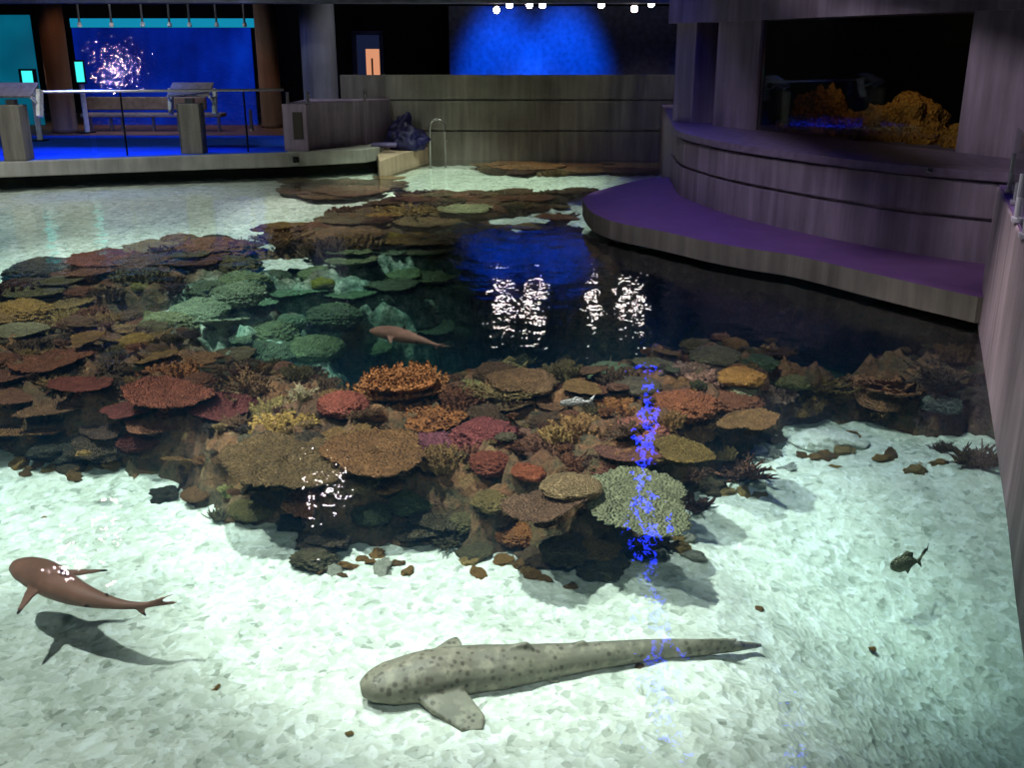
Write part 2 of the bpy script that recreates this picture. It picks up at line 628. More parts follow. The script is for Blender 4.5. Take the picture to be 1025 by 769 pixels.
# purple ledge
top_px = [(584, 201), (585, 197), (597, 191.5), (630, 182.5), (655, 178)]
front_px = [(979, 297.5), (913, 283), (857, 270), (794, 255.5), (749.5, 249), (705, 241), (660, 231), (615, 222), (592, 212)]
ledge = [at(x, y, 0.30).xy for x, y in front_px] + [at(x, y, 0.30).xy for x, y in top_px] + [Vector((3.2, 18.6)), Vector((6.5, 18.0)), Vector((6.5, 9.3))]
lc = []
lp = [at(x, y, 0.30).xy for x, y in front_px + top_px]
lq = [lp[0] * 2 - lp[1]] + lp + [lp[-1] * 2 - lp[-2]]
for i in range(1, len(lq) - 2):
    for k in range(6):
        tt = k / 6
        p0, p1, p2, p3 = lq[i - 1:i + 3]
        lc.append(0.5 * ((2 * p1) + (p2 - p0) * tt + (2 * p0 - 5 * p1 + 4 * p2 - p3) * tt ** 2 + (3 * p1 - p0 - 3 * p2 + p3) * tt ** 3))
lc.append(lp[-1])
ledge = lc + ledge[-3:]
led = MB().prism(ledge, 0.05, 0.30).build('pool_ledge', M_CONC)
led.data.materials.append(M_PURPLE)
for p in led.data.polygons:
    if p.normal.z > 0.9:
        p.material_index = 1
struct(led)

# curved parapet of the tank building
base_px = [(673, 184), (677, 192), (687, 199), (727, 214), (794, 231), (857, 244), (913, 254), (983, 264)]
curve = [at(x, y, 0.30).xy for x, y in base_px]
cc = []
ctrl = [curve[0] * 2 - curve[1]] + curve + [curve[-1] * 2 - curve[-2]]
for i in range(1, len(ctrl) - 2):
    for k in range(6):
        tt = k / 6
        p0, p1, p2, p3 = ctrl[i - 1:i + 3]
        cc.append(0.5 * ((2 * p1) + (p2 - p0) * tt + (2 * p0 - 5 * p1 + 4 * p2 - p3) * tt ** 2 + (3 * p1 - p0 - 3 * p2 + p3) * tt ** 3))
cc.append(curve[-1])
tail = cc[-1] + (cc[-1] - cc[-4]).normalized() * 1.6
back_pts = [tail, tail + Vector((2.4, 0.8)), Vector((8.5, 18)), Vector((5.2, 25)), Vector((3.55, 24.6)), cc[0] + Vector((0.05, 0.7))]


def offset(cv, d):
    out = []
    for i, p in enumerate(cv):
        a, b = cv[max(i - 1, 0)], cv[min(i + 1, len(cv) - 1)]
        tn = (b - a).normalized()
        out.append(p + Vector((-tn.y, tn.x)) * d)
    return out


ins = offset(cc, 0.05)
mb = MB()
mb.prism(cc + back_pts, -1.0, 0.745)
mb.prism(ins + back_pts, 0.745, 0.79)
mb.prism(cc + back_pts, 0.79, 1.16)
struct(mb.build('wall_parapet', M_CONC_R))
mb = MB().prism(offset(cc, 0.03) + back_pts, 1.16, 1.19).prism(offset(cc, -0.04) + back_pts, 1.19, 1.28)
struct(mb.build('trim_1', plain('violet_sill_stone', (104, 90, 112), 0.6)))

# tank window wall on top of the parapet
A, B = Vector((3.9, 16.6)), Vector((5.6, 12.9))
dv = (B - A).normalized()
nv = Vector((dv.y, -dv.x))
if nv.x < 0:
    nv = -nv            # into the building


def wallbox(s0, s1, d0, d1, z0, z1, mb):
    q = [A + dv * s0 + nv * d0, A + dv * s1 + nv * d0, A + dv * s1 + nv * d1, A + dv * s0 + nv * d1]
    return mb.prism(q, z0, z1)


LW = (B - A).length
mb = MB()
wallbox(-1.12, 0, 0, 0.12, 1.28, 2.95, mb)
wallbox(LW, LW + 3.2, 0, 0.12, 1.28, 2.95, mb)
wallbox(-2.35, -1.75, 0.0, 0.55, 1.28, 2.95, mb)
wallbox(-2.45, LW + 3.2, -0.12, 0.6, 2.95, 3.5, mb)
struct(mb.build('wall_tank', M_CONC_R))
mb = MB()
wallbox(0, LW, 0.05, 0.08, 1.28, 2.95, mb)
struct(mb.build('window_1', M_TANKGLASS))
mb = MB()   # black interior of the tank
wallbox(-0.9, LW + 0.6, 2.5, 2.6, 0.9, 3.6, mb)
wallbox(-0.9, -0.8, 0.13, 2.6, 0.9, 3.6, mb)
wallbox(LW + 0.4, LW + 0.5, 0.13, 2.6, 0.9, 3.6, mb)
wallbox(-0.5, LW + 0.5, 0.6, 2.6, 3.5, 3.6, mb)
struct(mb.build('wall_tank_interior', M_DARK))

# near right wall
nr_px = [(978, 318), (984, 355), (991, 400), (998, 446), (1009, 519), (1017.6, 597), (1025, 650)]
nr = [at(x, y, 0.0).xy for x, y in nr_px]
nr.append(nr[-1] + (nr[-1] - nr[-2]).normalized() * 3.0)
thick = [p + Vector((0.42, -0.12)) for p in nr]
nw = MB().prism(nr + thick[::-1], -0.04, 1.28).build('wall_right', M_CONC_N, bevel=0.015)
struct(nw)
cap = MB().prism([p + Vector((0.02, 0)) for p in nr] + thick[::-1], 1.281, 1.295).build('trim_2', plain('lilac_lit_coping', (128, 100, 150), 0.6))  # purple light on the wall top is put into this colour
struct(cap)

# glass balustrade with steel clips on the near right wall
for i, (py0, lab) in enumerate(((186, 'clear glass balustrade pane with steel clips at the far end of the pinkish wall'),
                                 (214, 'clear glass balustrade pane on lilac-lit coping nearest the camera side of the pinkish wall'))):
    a = at(1009 + 7 * i, py0 + 6, 1.295)
    dirn = (nr[0] - nr[2]).normalized()
    a2 = Vector((a.x + 0.0, a.y, 1.295))
    e = empty('glass_balustrade', a2, lab, 'balustrade', 'balustrade panes on the pinkish wall')
    ang = math.atan2(dirn.y, dirn.x)
    MB().box((-dirn.x * 0.5, -dirn.y * 0.5, 0.30), (1.0, 0.012, 0.52), ang).build('pane', M_GLASS, e)
    for s in (0.12, 0.85):
        c = MB().box((-dirn.x * s, -dirn.y * s, 0.02), (0.12, 0.07, 0.03), ang)
        c.box((-dirn.x * s, -dirn.y * s + 0.0, 0.10), (0.035, 0.035, 0.16), ang)
        c.build('clip', M_CLIP, e, bevel=0.004)
    MB().box((-dirn.x * 0.01, -dirn.y * 0.01, 0.17), (0.03, 0.03, 0.34), ang).build('post', M_CLIP, e, bevel=0.004)

# hooks on the parapet
for px, py, lab in ((826, 157, 'small steel eye hook on curved parapet below the tank window'), (930, 170, 'small steel eye hook on curved parapet above the white streak')):
    best, bd = None, 1e9
    d = ray(px, py)
    for p in cc:
        r = abs(p.x / p.y - d.x / d.y)
        if r < bd:
            best, bd = p, r
    pos = aty(px, py, best.y - 0.03)
    e = MB()
    e.box(pos, (0.05, 0.03, 0.05)).tube([pos + Vector((0, 0, 0)), pos + Vector((-.02, -.04, -.015)), pos + Vector((0, -.06, -.03)), pos + Vector((.02, -.03, -.02))], 0.009, 6)
    tag(e.build('wall_hook', M_STEEL, loc=pos), lab, 'hook')

# left walkway slab with concrete fascia
fp = [(-60, 182), (0, 178), (140, 172.5), (285, 167.4), (366, 163), (380, 160.6)]
fr_ = [at(x, y, 0.15).xy for x, y in fp]
slab = fr_ + [Vector((fr_[-1].x + 0.05, 25.2)), Vector((-16, 25.2))]
sl = MB().prism(slab, 0.15, 0.44).build('walkway_slab', M_SLAB, bevel=0.02)
struct(sl)
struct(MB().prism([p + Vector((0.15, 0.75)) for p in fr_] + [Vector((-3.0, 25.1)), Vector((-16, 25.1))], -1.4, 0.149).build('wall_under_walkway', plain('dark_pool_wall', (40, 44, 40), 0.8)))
# lower curb between the slab and the back wall
cb = [at(380, 176, 0.0).xy, at(404, 167, 0.0).xy, at(430, 160, 0.0).xy]
struct(MB().prism(cb + [Vector((cb[-1].x, 24.6)), Vector((cb[0].x - 0.5, 24.6))], -0.08, 0.30).build('floor_curb', concrete('tan_curb_concrete', (150, 132, 112), 0.3), bevel=0.01))

# hall floor: blue carpet then warm boards
M_CARPET = plain('blue_carpet', (6, 74, 200), 0.95, 0, 0.15, 20)
M_BOARDS = plain('warm_brown_boards', (120, 84, 62), 0.6, 0, 0.2, 5)
yc = at(150, 136, 0.44).y
f1 = [p + Vector((0, 0.25)) for p in fr_[:4]] + [Vector((fr_[3].x, yc)), Vector((-17, yc))]
struct(MB().prism(f1, 0.40, 0.446).build('floor_carpet', M_CARPET))
struct(MB().prism([(-18, yc), (6, yc), (6, 36), (-18, 36)], 0.40, 0.445).build('floor_hall', M_BOARDS))

# low pedestal wall at the end of the rail
e = empty('pedestal_wall', (at(296, 151, 0.44).x, at(296, 151, 0.44).y, 0.44), 'low grey concrete pedestal wall at the end of the handrail', 'wall')
p0, p1 = at(285, 151.5, 0.44), at(309, 151.5, 0.44)
p2, p3 = Vector((aty(392, 140, 24.4).x, 24.45, 0)), Vector((p0.x + 0.1, 24.45, 0))
q1 = p1 + Vector((0.02, 0.35, 0))
MB().prism([p0.xy, p1.xy, q1.xy, Vector((aty(345, 140, 23.0).x, 23.0)), p2.xy, p3.xy], 0.44, 1.42).build('body', M_CONC_R, None, bevel=0.015)
bd = bpy.data.objects['body']
bd.parent = e
bd.matrix_parent_inverse = Matrix.Translation(e.location).inverted()
pc = (p0 + p1) / 2
q = MB().box((pc.x + 0.06, pc.y - 0.012, 0.98), (0.2, 0.03, 0.55)).build('service_panel', plain('dark_service_panel', (50, 46, 40), 0.6), e, bevel=0.006)
q.matrix_parent_inverse = Matrix.Translation(e.location).inverted()
# small fitting on the fascia below
fpz = at(297, 160.5, 0.28)
mb = MB().box((fpz.x, fpz.y - 0.06, 0.30), (0.12, 0.09, 0.12)).tube([(fpz.x, fpz.y - 0.1, 0.30), (fpz.x, fpz.y - 0.2, 0.27)], 0.03)
tag(mb.build('fascia_fitting', M_BLACKM, loc=(fpz.x, fpz.y - .06, .30), bevel=0.005), 'small black fitting on the pale walkway edge below the pedestal wall', 'fitting')

# rail posts with reading panels
for px0, px1, yb, yt, lab, lab2 in ((4, 26, 161.5, 105, 'thick concrete rail post beside the touchscreen kiosk', 'tilted white framed reading panel above the post by the touchscreen kiosk'),
                                    (181, 203, 154.5, 103.5, 'thick concrete rail post standing in front of the long bench', 'tilted white framed reading panel above the post in front of the bench')):
    b0, b1 = at(px0, yb, 0.44), at(px1, yb, 0.44)
    c = (b0 + b1) / 2 + Vector((0, 0.2, 0))
    wd = (b1 - b0).length
    zt = aty((px0 + px1) / 2, yt, c.y).z
    mb = MB().box((c.x, c.y, (0.44 + zt) / 2), (wd, 0.4, zt - 0.44))
    tag(mb.build('concrete_post', M_CONC, loc=(c.x, c.y, 0.44), bevel=0.02), lab, 'post', 'concrete rail posts on the walkway')
    e = empty('reading_panel', (c.x, c.y + 0.05, zt), lab2, 'panel', 'reading panels on the rail posts')
    MB().box((0, -0.02, 0.05), (0.16, 0.16, 0.10)).build('mount', M_STEEL, e)
    MB().box((0, 0.1, 0.27), (0.86, 0.50, 0.04), 0, 0.5).build('panel_face', plain('grey_panel_face', (120, 112, 116), 0.4), e, bevel=0.005)
    for s in (-1, 1):
        MB().tube([(s * 0.42, -0.1, 0.15), (s * 0.46, 0.2, -0.02), (s * 0.47, 0.22, -0.12)], 0.03, 6).box((s * 0.46, 0.16, 0.02), (0.07, 0.16, 0.52), 0, -0.3).build('side_bracket', M_WHITE, e)

# handrail + glass panes between the posts
pa, pb = aty(-20, 92.5, 20.2), aty(284, 90, 22.0)
ro = empty('handrail', (pa.x, pa.y, 0.44), 'long thin steel handrail over glass panes along the blue carpet', 'railing')
inv = Matrix.Translation(ro.location).inverted()


def kid(o, e):
    o.parent = e
    o.matrix_parent_inverse = Matrix.Translation(e.location).inverted()
    return o


kid(MB().tube([pa, pb], 0.028, 8).build('rail', M_STEEL), ro)
for k in range(3):
    a, b = pa.lerp(pb, k / 3 + 0.01), pa.lerp(pb, (k + 1) / 3 - 0.01)
    kid(MB().prism([a.xy, b.xy, b.xy + Vector((0, 0.015)), a.xy + Vector((0, 0.015))], 0.52, 1.66).build('glass_pane', M_GLASS), ro)
for px in (113, 240):
    s = (px + 20) / 304
    a = pa.lerp(pb, s)
    kid(MB().tube([(a.x, a.y + .03, 0.44), (a.x, a.y + .03, a.z)], 0.02, 8).build('stanchion', M_BLACKM), ro)
# stub posts on the pedestal wall
for px, py in ((288, 103), (308, 101), (365, 93)):
    a = aty(px, py, 22.1 if px < 320 else 23.6)
    tag(MB().tube([(a.x, a.y, 1.42), (a.x, a.y, 1.66)], 0.035, 8).build('rail_stub', M_STEEL, loc=(a.x, a.y, 1.42)),
        'short steel rail stub standing on the concrete pedestal wall', 'post', 'rail stubs on the pedestal wall')

# columns
M_COLB = concrete('brown_column_plaster', (118, 92, 78), 0.4)
M_COLG = concrete('pale_column_concrete', (88, 90, 104), 0.4)


def column(x, y, r, z0, z1, m, nm, lab):
    mb = MB().tube([(x, y, z0), (x, y, z0 + 0.12), (x, y, z0 + 0.121), (x, y, z1)], [r * 1.06, r * 1.06, r, r], 28)
    o = mb.build(nm, m, loc=(x, y, z0))
    for p in o.data.polygons:
        p.use_smooth = abs(p.normal.z) < 0.5
    o['label'] = lab
    o['category'] = 'column'
    return struct(o)


b = at(66, 133, 0.44)
column(b.x, b.y, 0.31, 0.445, 5.5, M_COLB, 'column', 'brown round column between cyan and blue screens')
b = at(273, 128, 0.44)
column(b.x, b.y, 0.29, 0.445, 5.5, M_COLB, 'column', 'brown round column at the end of the blue screen')
b = aty(322, 105, 24.9)
column(b.x, b.y, 0.41, 0.445, 5.5, M_COLG, 'column', 'thick pale column behind the pedestal wall')

# lit blue and cyan screens
YS_ = 30.0


def screen(name, px0, px1, y0, y1, mat, lab, yy=YS_):
    a, b = aty(px0, y0, yy), aty(px1, y1, yy)
    c = (a + b) / 2
    o = MB().box(c, (abs(b.x - a.x), 0.08, abs(a.z - b.z))).build(name, mat, loc=c)
    return tag(o, lab, 'screen')


t = NT('blue_lit_screen')
co = t.obj()
nz = t.noise(t.mapping(co, (0.8, 1, 0.5)), 0.9, 3)
em = t.ramp(nz.outputs[0], [(0.3, lin((0, 16, 95))), (0.55, lin((2, 34, 150))), (0.75, lin((4, 52, 190)))])
gnz = t.noise(co, 8.0, 2)
M_BLUES = t.out(lin((6, 12, 40)), 0.04, 0, t.bump(gnz.outputs[0], 1.0, 0.017), 0.8, em, 0.7)
screen('blue_screen', 72, 258, 28, 125.5, M_BLUES, 'wide glowing blue screen wall behind the long bench')
screen('light_strip', 70, 257, 18.5, 27.5, emis('cyan_glow', (20, 150, 190), 0.8), 'cyan glowing strip along the top of the blue screen')
t = NT('cyan_lit_backdrop')
co = t.obj()
sx = t.n('ShaderNodeSeparateXYZ')
t.l(co, sx.inputs[0])
em = t.ramp(t.noise(co, 0.5, 2).outputs[0], [(0.3, lin((2, 70, 98))), (0.7, lin((6, 112, 140)))])
screen('cyan_screen', -60, 45, 15, 125.5, t.out(lin((5, 20, 28)), 0.3, 0, None, 0.5, em, 0.8), 'glowing cyan backdrop behind the touchscreen kiosk')

# hanging rods above the blue screen
for px in (80, 112, 143, 170, 190, 217, 245):
    a, b_ = aty(px, 4, 29.4), aty(px, 27, 29.4)
    e = empty('hanging_rod', b_, 'thin pale rod hanging from ceiling above the blue screen', 'rod', 'hanging rods above the blue screen')
    MB().tube([(0, 0, 0.1), (0, 0, a.z - b_.z + 1.0)], 0.03, 8).build('rod', M_STEEL, e)
    MB().tube([(0, 0, 0.0), (0, 0, 0.03), (0, 0, 0.12)], [0.05, 0.065, 0.05], 10).build('tip', M_WHITE, e)

# bench
yb_ = 27.6
bx0, bx1 = aty(84, 113, yb_).x, aty(224, 113, yb_).x
e = empty('bench', ((bx0 + bx1) / 2, yb_, 0.445), 'long grey upholstered bench with backrest in front of blue screen', 'bench')
L = bx1 - bx0
M_UPH = plain('grey_upholstery', (130, 118, 116), 0.6)
MB().box((0, 0, 0.42), (L, 0.6, 0.10)).build('seat', M_UPH, e, bevel=0.03)
MB().box((-L * 0.07, 0.28, 0.70), (L * 0.86, 0.12, 0.34), 0, -0.12).build('backrest', M_UPH, e, bevel=0.03)
for px in (94, 114, 125, 156, 181, 221):
    x = aty(px, 120, yb_).x - e.location.x
    MB().box((x, -0.2, 0.185), (0.06, 0.1, 0.37)).build('leg', M_STEEL, e, bevel=0.008)
a = at(252, 131, 0.445)
tag(MB().tube([(a.x, a.y, .445), (a.x, a.y, .50), (a.x, a.y, 1.0)], [0.09, 0.05, 0.045], 10).build('bollard', M_STEEL, loc=(a.x, a.y, .445)), 'slim steel bollard between the bench and brown column', 'bollard')

# kiosks
M_CYAN = emis('cyan_display', (70, 245, 240), 1.1)
for px, py0, py1, yy, rz, lab in ((27, 69, 93, 24.5, 0.0, 'touchscreen kiosk with cyan display facing the pool beside brown column'),
                                  (77, 60, 84, 26.9, 1.15, 'touchscreen kiosk turned edge-on beside the brown column')):
    a, b_ = aty(px, py0, yy), aty(px, py1, yy)
    hgt = a.z - b_.z
    e = empty('touchscreen_kiosk', (a.x, yy, 0.445), lab, 'kiosk', 'touchscreen kiosks', rz)
    MB().box((0, 0, b_.z - 0.445 + hgt / 2), (0.40, 0.07, hgt)).build('housing', M_BLACKM, e, bevel=0.01)
    MB().box((0, -0.04, b_.z - 0.445 + hgt / 2), (0.25, 0.012, hgt * 0.84)).build('display', M_CYAN, e)
    MB().box((0.06, 0.02, (b_.z - 0.445) / 2), (0.12, 0.06, b_.z - 0.445)).build('stand', M_WHITE, e, bevel=0.008)
    MB().box((0, 0.02, 0.015), (0.4, 0.3, 0.03)).build('base_plate', M_BLACKM, e)

# doorway in the dark hall wall
struct(MB().box((-5, 36.0, 2.5), (34, 0.2, 7)).build('wall_hall', M_DARK))
yd = 33.0
a, b_ = aty(354, 33, yd), aty(383, 74, yd)
wd = b_.x - a.x
e = empty('lit_doorway', ((a.x + b_.x) / 2, yd, 0.445), 'lit doorway with blue frame and warm light in the dark hall', 'doorway')
mb = MB()
for s in (-1, 1):
    mb.box((s * wd / 2, 0, (a.z - 0.445) / 2), (0.12, 0.2, a.z - 0.445))
mb.box((0, 0, a.z - 0.445), (wd + 0.12, 0.2, 0.12))
mb.build('door_frame', plain('blue_grey_frame', (44, 50, 80), 0.6), e)
MB().box((0, 0.25, (a.z - 0.445) / 2), (wd, 0.04, a.z - 0.445)).build('back_panel', emis('dim_blue_room', (26, 34, 62), 0.7), e)
MB().box((wd * 0.14, 0.12, (a.z - 0.445) * 0.5 - 0.2), (0.42, 0.06, a.z - 0.445 - 0.55), 0, 0).build('lit_panel', emis('warm_room_light', (235, 160, 120), 0.85), e)
MB().box((wd * 0.12, 0.07, (a.z - 0.445) * 0.5 - 0.3), (0.05, 0.06, a.z - 0.445 - 0.9)).build('mullion', plain('brown_mullion', (70, 44, 36), 0.6), e)

# wall behind the back wall, washed by blue spots
a, b_ = aty(449, 13, 26.6), aty(735, 80, 26.6)
bw = MB().box(((a.x + b_.x) / 2, 26.7, 1.6), (b_.x - a.x, 0.2, 3.9)).build('wall_blue_wash', plain('slate_blue_paint', (100, 100, 120), 0.8))
struct(bw)

# ceiling, beam
struct(MB().box((-5, 15, 7.6), (40, 46, 0.2)).build('ceiling', M_DARK))
zb = aty(300, 3, 23.0).z
struct(MB().box((-6, 23.2, zb + 0.4), (22, 0.6, 0.8)).build('beam', M_COLG))

# track lights
ytl = 24.3
tl = [(497, 10), (510, 5), (530, 5), (543, 5), (602, 5), (635, 9), (652, 4)]
M_LENS = emis('warm_white_lens', (255, 236, 228), 45.0)
rail_z = aty(560, -14, ytl).z
tr0 = MB().box((aty(575, 5, ytl).x, ytl, rail_z + 0.06), (6.0, 0.05, 0.05)).box((aty(575, 5, ytl).x, ytl, rail_z + 0.6), (0.04, 0.04, 1.1))
tag(tr0.build('lighting_track', M_BLACKM, loc=(aty(575, 5, ytl).x, ytl, rail_z)), 'black ceiling track carrying the row of spotlights', 'track')
labs = ['first track spotlight of the row, above the blue lit wall, hanging lowest', 'second track spotlight of the row, close beside the low first one',
        'third track spotlight of the row, between the blue patches', 'fourth track spotlight of the row, last of the close cluster',
        'single track spotlight standing apart midway along the track', 'low track spotlight just before the last one near the concrete lintel', 'last track spotlight of the row beside the concrete lintel']
for (px, py), lab in zip(tl, labs):
    p = aty(px, py, ytl - 0.15)
    e = empty('track_spotlight', (p.x, p.y, p.z), lab, 'spotlight', 'track spotlights over the pool')
    d = (Vector((0, 2.0, 0.0)) - p).normalized()
    MB().tube([d * 0.0, d * -0.02, d * -0.2, d * -0.24], [0.095, 0.10, 0.09, 0.05], 14).build('can', M_BLACKM, e)
    MB().tube([d * 0.004, d * 0.012], [0.075, 0.07], 14).build('lens', M_LENS, e)
    MB().tube([d * -0.1, (0, 0.15, max(0.1, rail_z - p.z + 0.03))], 0.015, 6).build('bracket', M_BLACKM, e)

# long blue light bars under the ceiling
M_BLUELED = emis('blue_light_bar', (30, 50, 255), 24.0)
for (ax, ay, bx, by, lab) in ((2.0, 13.4, 3.2, 22.3, 'longest blue linear lamp under the ceiling, over the basin'), (1.72, 9.6, 2.0, 12.6, 'blue linear lamp under the ceiling over the near sand'),
                              (3.22, 9.5, 2.9, 12.6, 'blue linear lamp under the ceiling beside the violet ledge')):
    m_ = Vector(((ax + bx) / 2, (ay + by) / 2, 5.0))
    e = empty('linear_lamp', m_, lab, 'lamp')
    hv = Vector(((bx - ax) / 2, (by - ay) / 2, 0))
    an_ = math.atan2(hv.y, hv.x)
    sd_ = Vector((-math.sin(an_), math.cos(an_), 0))
    ch = MB().box((0, 0, 0.10), (hv.length * 2, 0.22, 0.04), an_)
    for q_ in (-1, 1):
        ch.box(sd_ * (0.11 * q_) + Vector((0, 0, -0.12)), (hv.length * 2, 0.015, 0.44), an_)  # deep sides added to keep the blue light off the concrete
    ch.build('housing', M_BLACKM, e)
    MB().tube([-hv, hv], 0.06, 8).build('diffuser', M_BLUELED, e)
    MB().tube([(0, 0, 0.05), (0, 0, 2.5)], 0.01, 6).build('hanger', M_BLACKM, e)

# ladder
yl = 24.2
x0, x1 = aty(431, 140, yl).x, aty(446, 140, yl).x
zt = aty(438, 119, yl).z
e = empty('pool_ladder', ((x0 + x1) / 2, yl, 0.0), 'steel pool ladder with a hooped handrail at the back wall', 'ladder')
hw = (x1 - x0) / 2
pts = [(-hw, -0.2, -0.25), (-hw, -0.2, zt - hw)]
for k in range(1, 8):
    an = PI - PI * k / 8
    pts.append((hw * math.cos(an), -0.2, zt - hw + hw * math.sin(an)))
pts += [(hw, -0.2, zt - hw), (hw, -0.2, -0.25)]
MB().tube(pts, 0.026, 8).build('hoop', M_STEEL, e, smooth=True)
for sx_ in (-1, 1):
    MB().tube([(sx_ * hw, -0.2, 0.45), (sx_ * hw, 0.3, 0.45)], 0.018, 8).build('wall_bracket', M_STEEL, e)
for z in (-0.18,):
    MB().box((0, -0.2, z), (x1 - x0, 0.09, 0.03)).build('rung', M_STEEL, e)

# covered gear on the low curb
M_TARP = plain('blue_tarp', (22, 22, 64), 0.5, 0, 0.4, 4)
M_GEARP = plain('purple_mat', (80, 72, 110), 0.6, 0, 0.3, 4)


def blob(name, c, s, mat, seed, sub=4, amp=0.25, freq=1.6, flat=None):
    bm = bmesh.new()
    bmesh.ops.create_icosphere(bm, subdivisions=sub, radius=1)
    for v in bm.verts:
        n_ = noise.fractal(v.co * freq + Vector((seed * 7.1, seed * 3.3, seed)), 0.8, 2, 4)
        v.co *= 1 + amp * n_
        if flat is not None and v.co.z < flat:
            v.co.z = flat
        v.co = Vector((v.co.x * s[0], v.co.y * s[1], v.co.z * s[2]))
    me = bpy.data.meshes.new(name)
    bm.to_mesh(me)
    bm.free()
    me.polygons.foreach_set('use_smooth', [True] * len(me.polygons))
    me.materials.append(mat)
    return link(name, me, None, c)


g = aty(408, 141, 24.0)
tag(blob('tarp_bundle', (g.x, 23.9, 0.47), (0.42, 0.3, 0.36), M_TARP, 1.0, 4, 0.4, 1.5, -0.5), 'crumpled dark blue tarp bundle on the low curb beside ladder', 'tarp')
g = aty(398, 131, 24.2)
tag(blob('tarp_bundle', (g.x + .12, 24.22, 0.62), (0.30, 0.13, 0.40), M_TARP, 2.0, 4, 0.4, 1.5, -0.6), 'dark blue tarp hung against back wall behind the crumpled bundle', 'tarp')
g = at(386, 147, 0.46)
mb = MB().tube([(g.x - .35, g.y + .3, .47), (g.x, g.y + .25, .47), (g.x + .2, g.y + .3, .47)], 0.05, 8).tube([(g.x - .3, g.y + .4, .47), (g.x + .2, g.y + .42, .47)], 0.05, 8)
tag(mb.build('rolled_mat', M_GEARP, loc=(g.x, g.y + .3, .44)), 'pale violet rolled mat lying on the end of the walkway', 'mat')

# ------------------------------------------------------------------ rocks in the tank window
M_TROCK = coral_mat((186, 122, 40), 'tank_rock')
trk = [(0.15, 0.8, 0.42, 0.34, 0), (0.65, 0.75, 0.48, 0.74, 0), (1.45, 0.8, 0.48, 0.42, 0), (2.3, 0.75, 0.62, 0.58, 0), (3.0, 0.75, 0.42, 0.34, 0),
       (3.65, 0.7, 0.40, 0.42, 0), (1.9, 1.4, 0.7, 0.62, 0)]
tl_lab = ['amber lit rock in the tank window beside its far edge', 'tallest amber lit rock in the tank window, peaked', 'brownish rock between the peaked and broad ones in tank window',
          'broad golden rock in the tank window centre', 'small amber rock between two golden rocks in the tank window', 'rounded golden rock in the tank window corner by the pinkish wall',
          'dark rock behind the others in the tank window']
for k, ((s, d, r, h, _), lab) in enumerate(zip(trk, tl_lab)):
    q = A + dv * s + nv * d
    o = blob('tank_rock', (q.x, q.y, 1.17), (r, r * 0.7, h), M_TROCK, 11 + k, 5, 0.30, 2.4, -0.05)
    tag(o, lab, 'rock', 'rocks in the tank window')
mb = MB()
wallbox(-0.4, LW + 0.4, 0.3, 2.5, 1.0, 1.15, mb)
struct(mb.build('floor_tank', M_DARK))

# ------------------------------------------------------------------ corals
def np_mesh(name, V, Fc, smooth=True):
    me = mesh_from(name, V, Fc, None, smooth)
    me.materials.append(None)
    return me


def fnoise(x, y, z=0.0, o=3):
    return noise.fractal(Vector((x, y, z)), 0.8, 2.1, o)


def m_table(seed, cup=0.10, fringe=0.05):
    rr = random.Random(seed)
    NS, NR = 84, 16
    ph = [rr.uniform(0, 6.28) for _ in range(5)]
    am = [0.10, 0.07, 0.05, 0.035, 0.02]
    V, Fc = [], []

    def edge(a):
        return 1 + sum(am[k] * math.sin((k + 2) * a + ph[k]) for k in range(5)) + rr.uniform(-fringe, fringe)
    ed = [edge(2 * PI * i / NS) for i in range(NS)]
    V.append((0, 0, 0.02))
    for j in range(1, NR + 1):
        r = j / NR
        for i in range(NS):
            a = 2 * PI * i / NS
            q = r * (ed[i] * r + (1 - r))
            x, y = q * math.cos(a), q * math.sin(a)
            z = cup * r * r + 0.07 * fnoise(x * 2.2 + seed, y * 2.2) + rr.uniform(-0.022, 0.03)
            V.append((x, y, z))
    top_last = 1 + (NR - 1) * NS
    for (r, dz) in ((0.97, -0.055), (0.7, -0.10), (0.35, -0.20), (0.17, -0.36), (0.17, -0.55), (0.26, -0.72)):
        for i in range(NS):
            a = 2 * PI * i / NS
            q = r * (ed[i] if r > 0.3 else 1.0)
            x, y = q * math.cos(a), q * math.sin(a)
            zz = (cup * r * r if r > 0.3 else 0) + dz + 0.05 * fnoise(x * 2.2 + seed, y * 2.2)
            V.append((x, y, zz))
    for i in range(NS):
        Fc.append((0, 1 + i, 1 + (i + 1) % NS))
    for j in range(NR + 5):
        b0, b1 = 1 + j * NS, 1 + (j + 1) * NS
        for i in range(NS):
            k = (i + 1) % NS
            Fc.append((b0 + i, b1 + i, b1 + k, b0 + k))
    return np_mesh('table_coral', V, Fc)


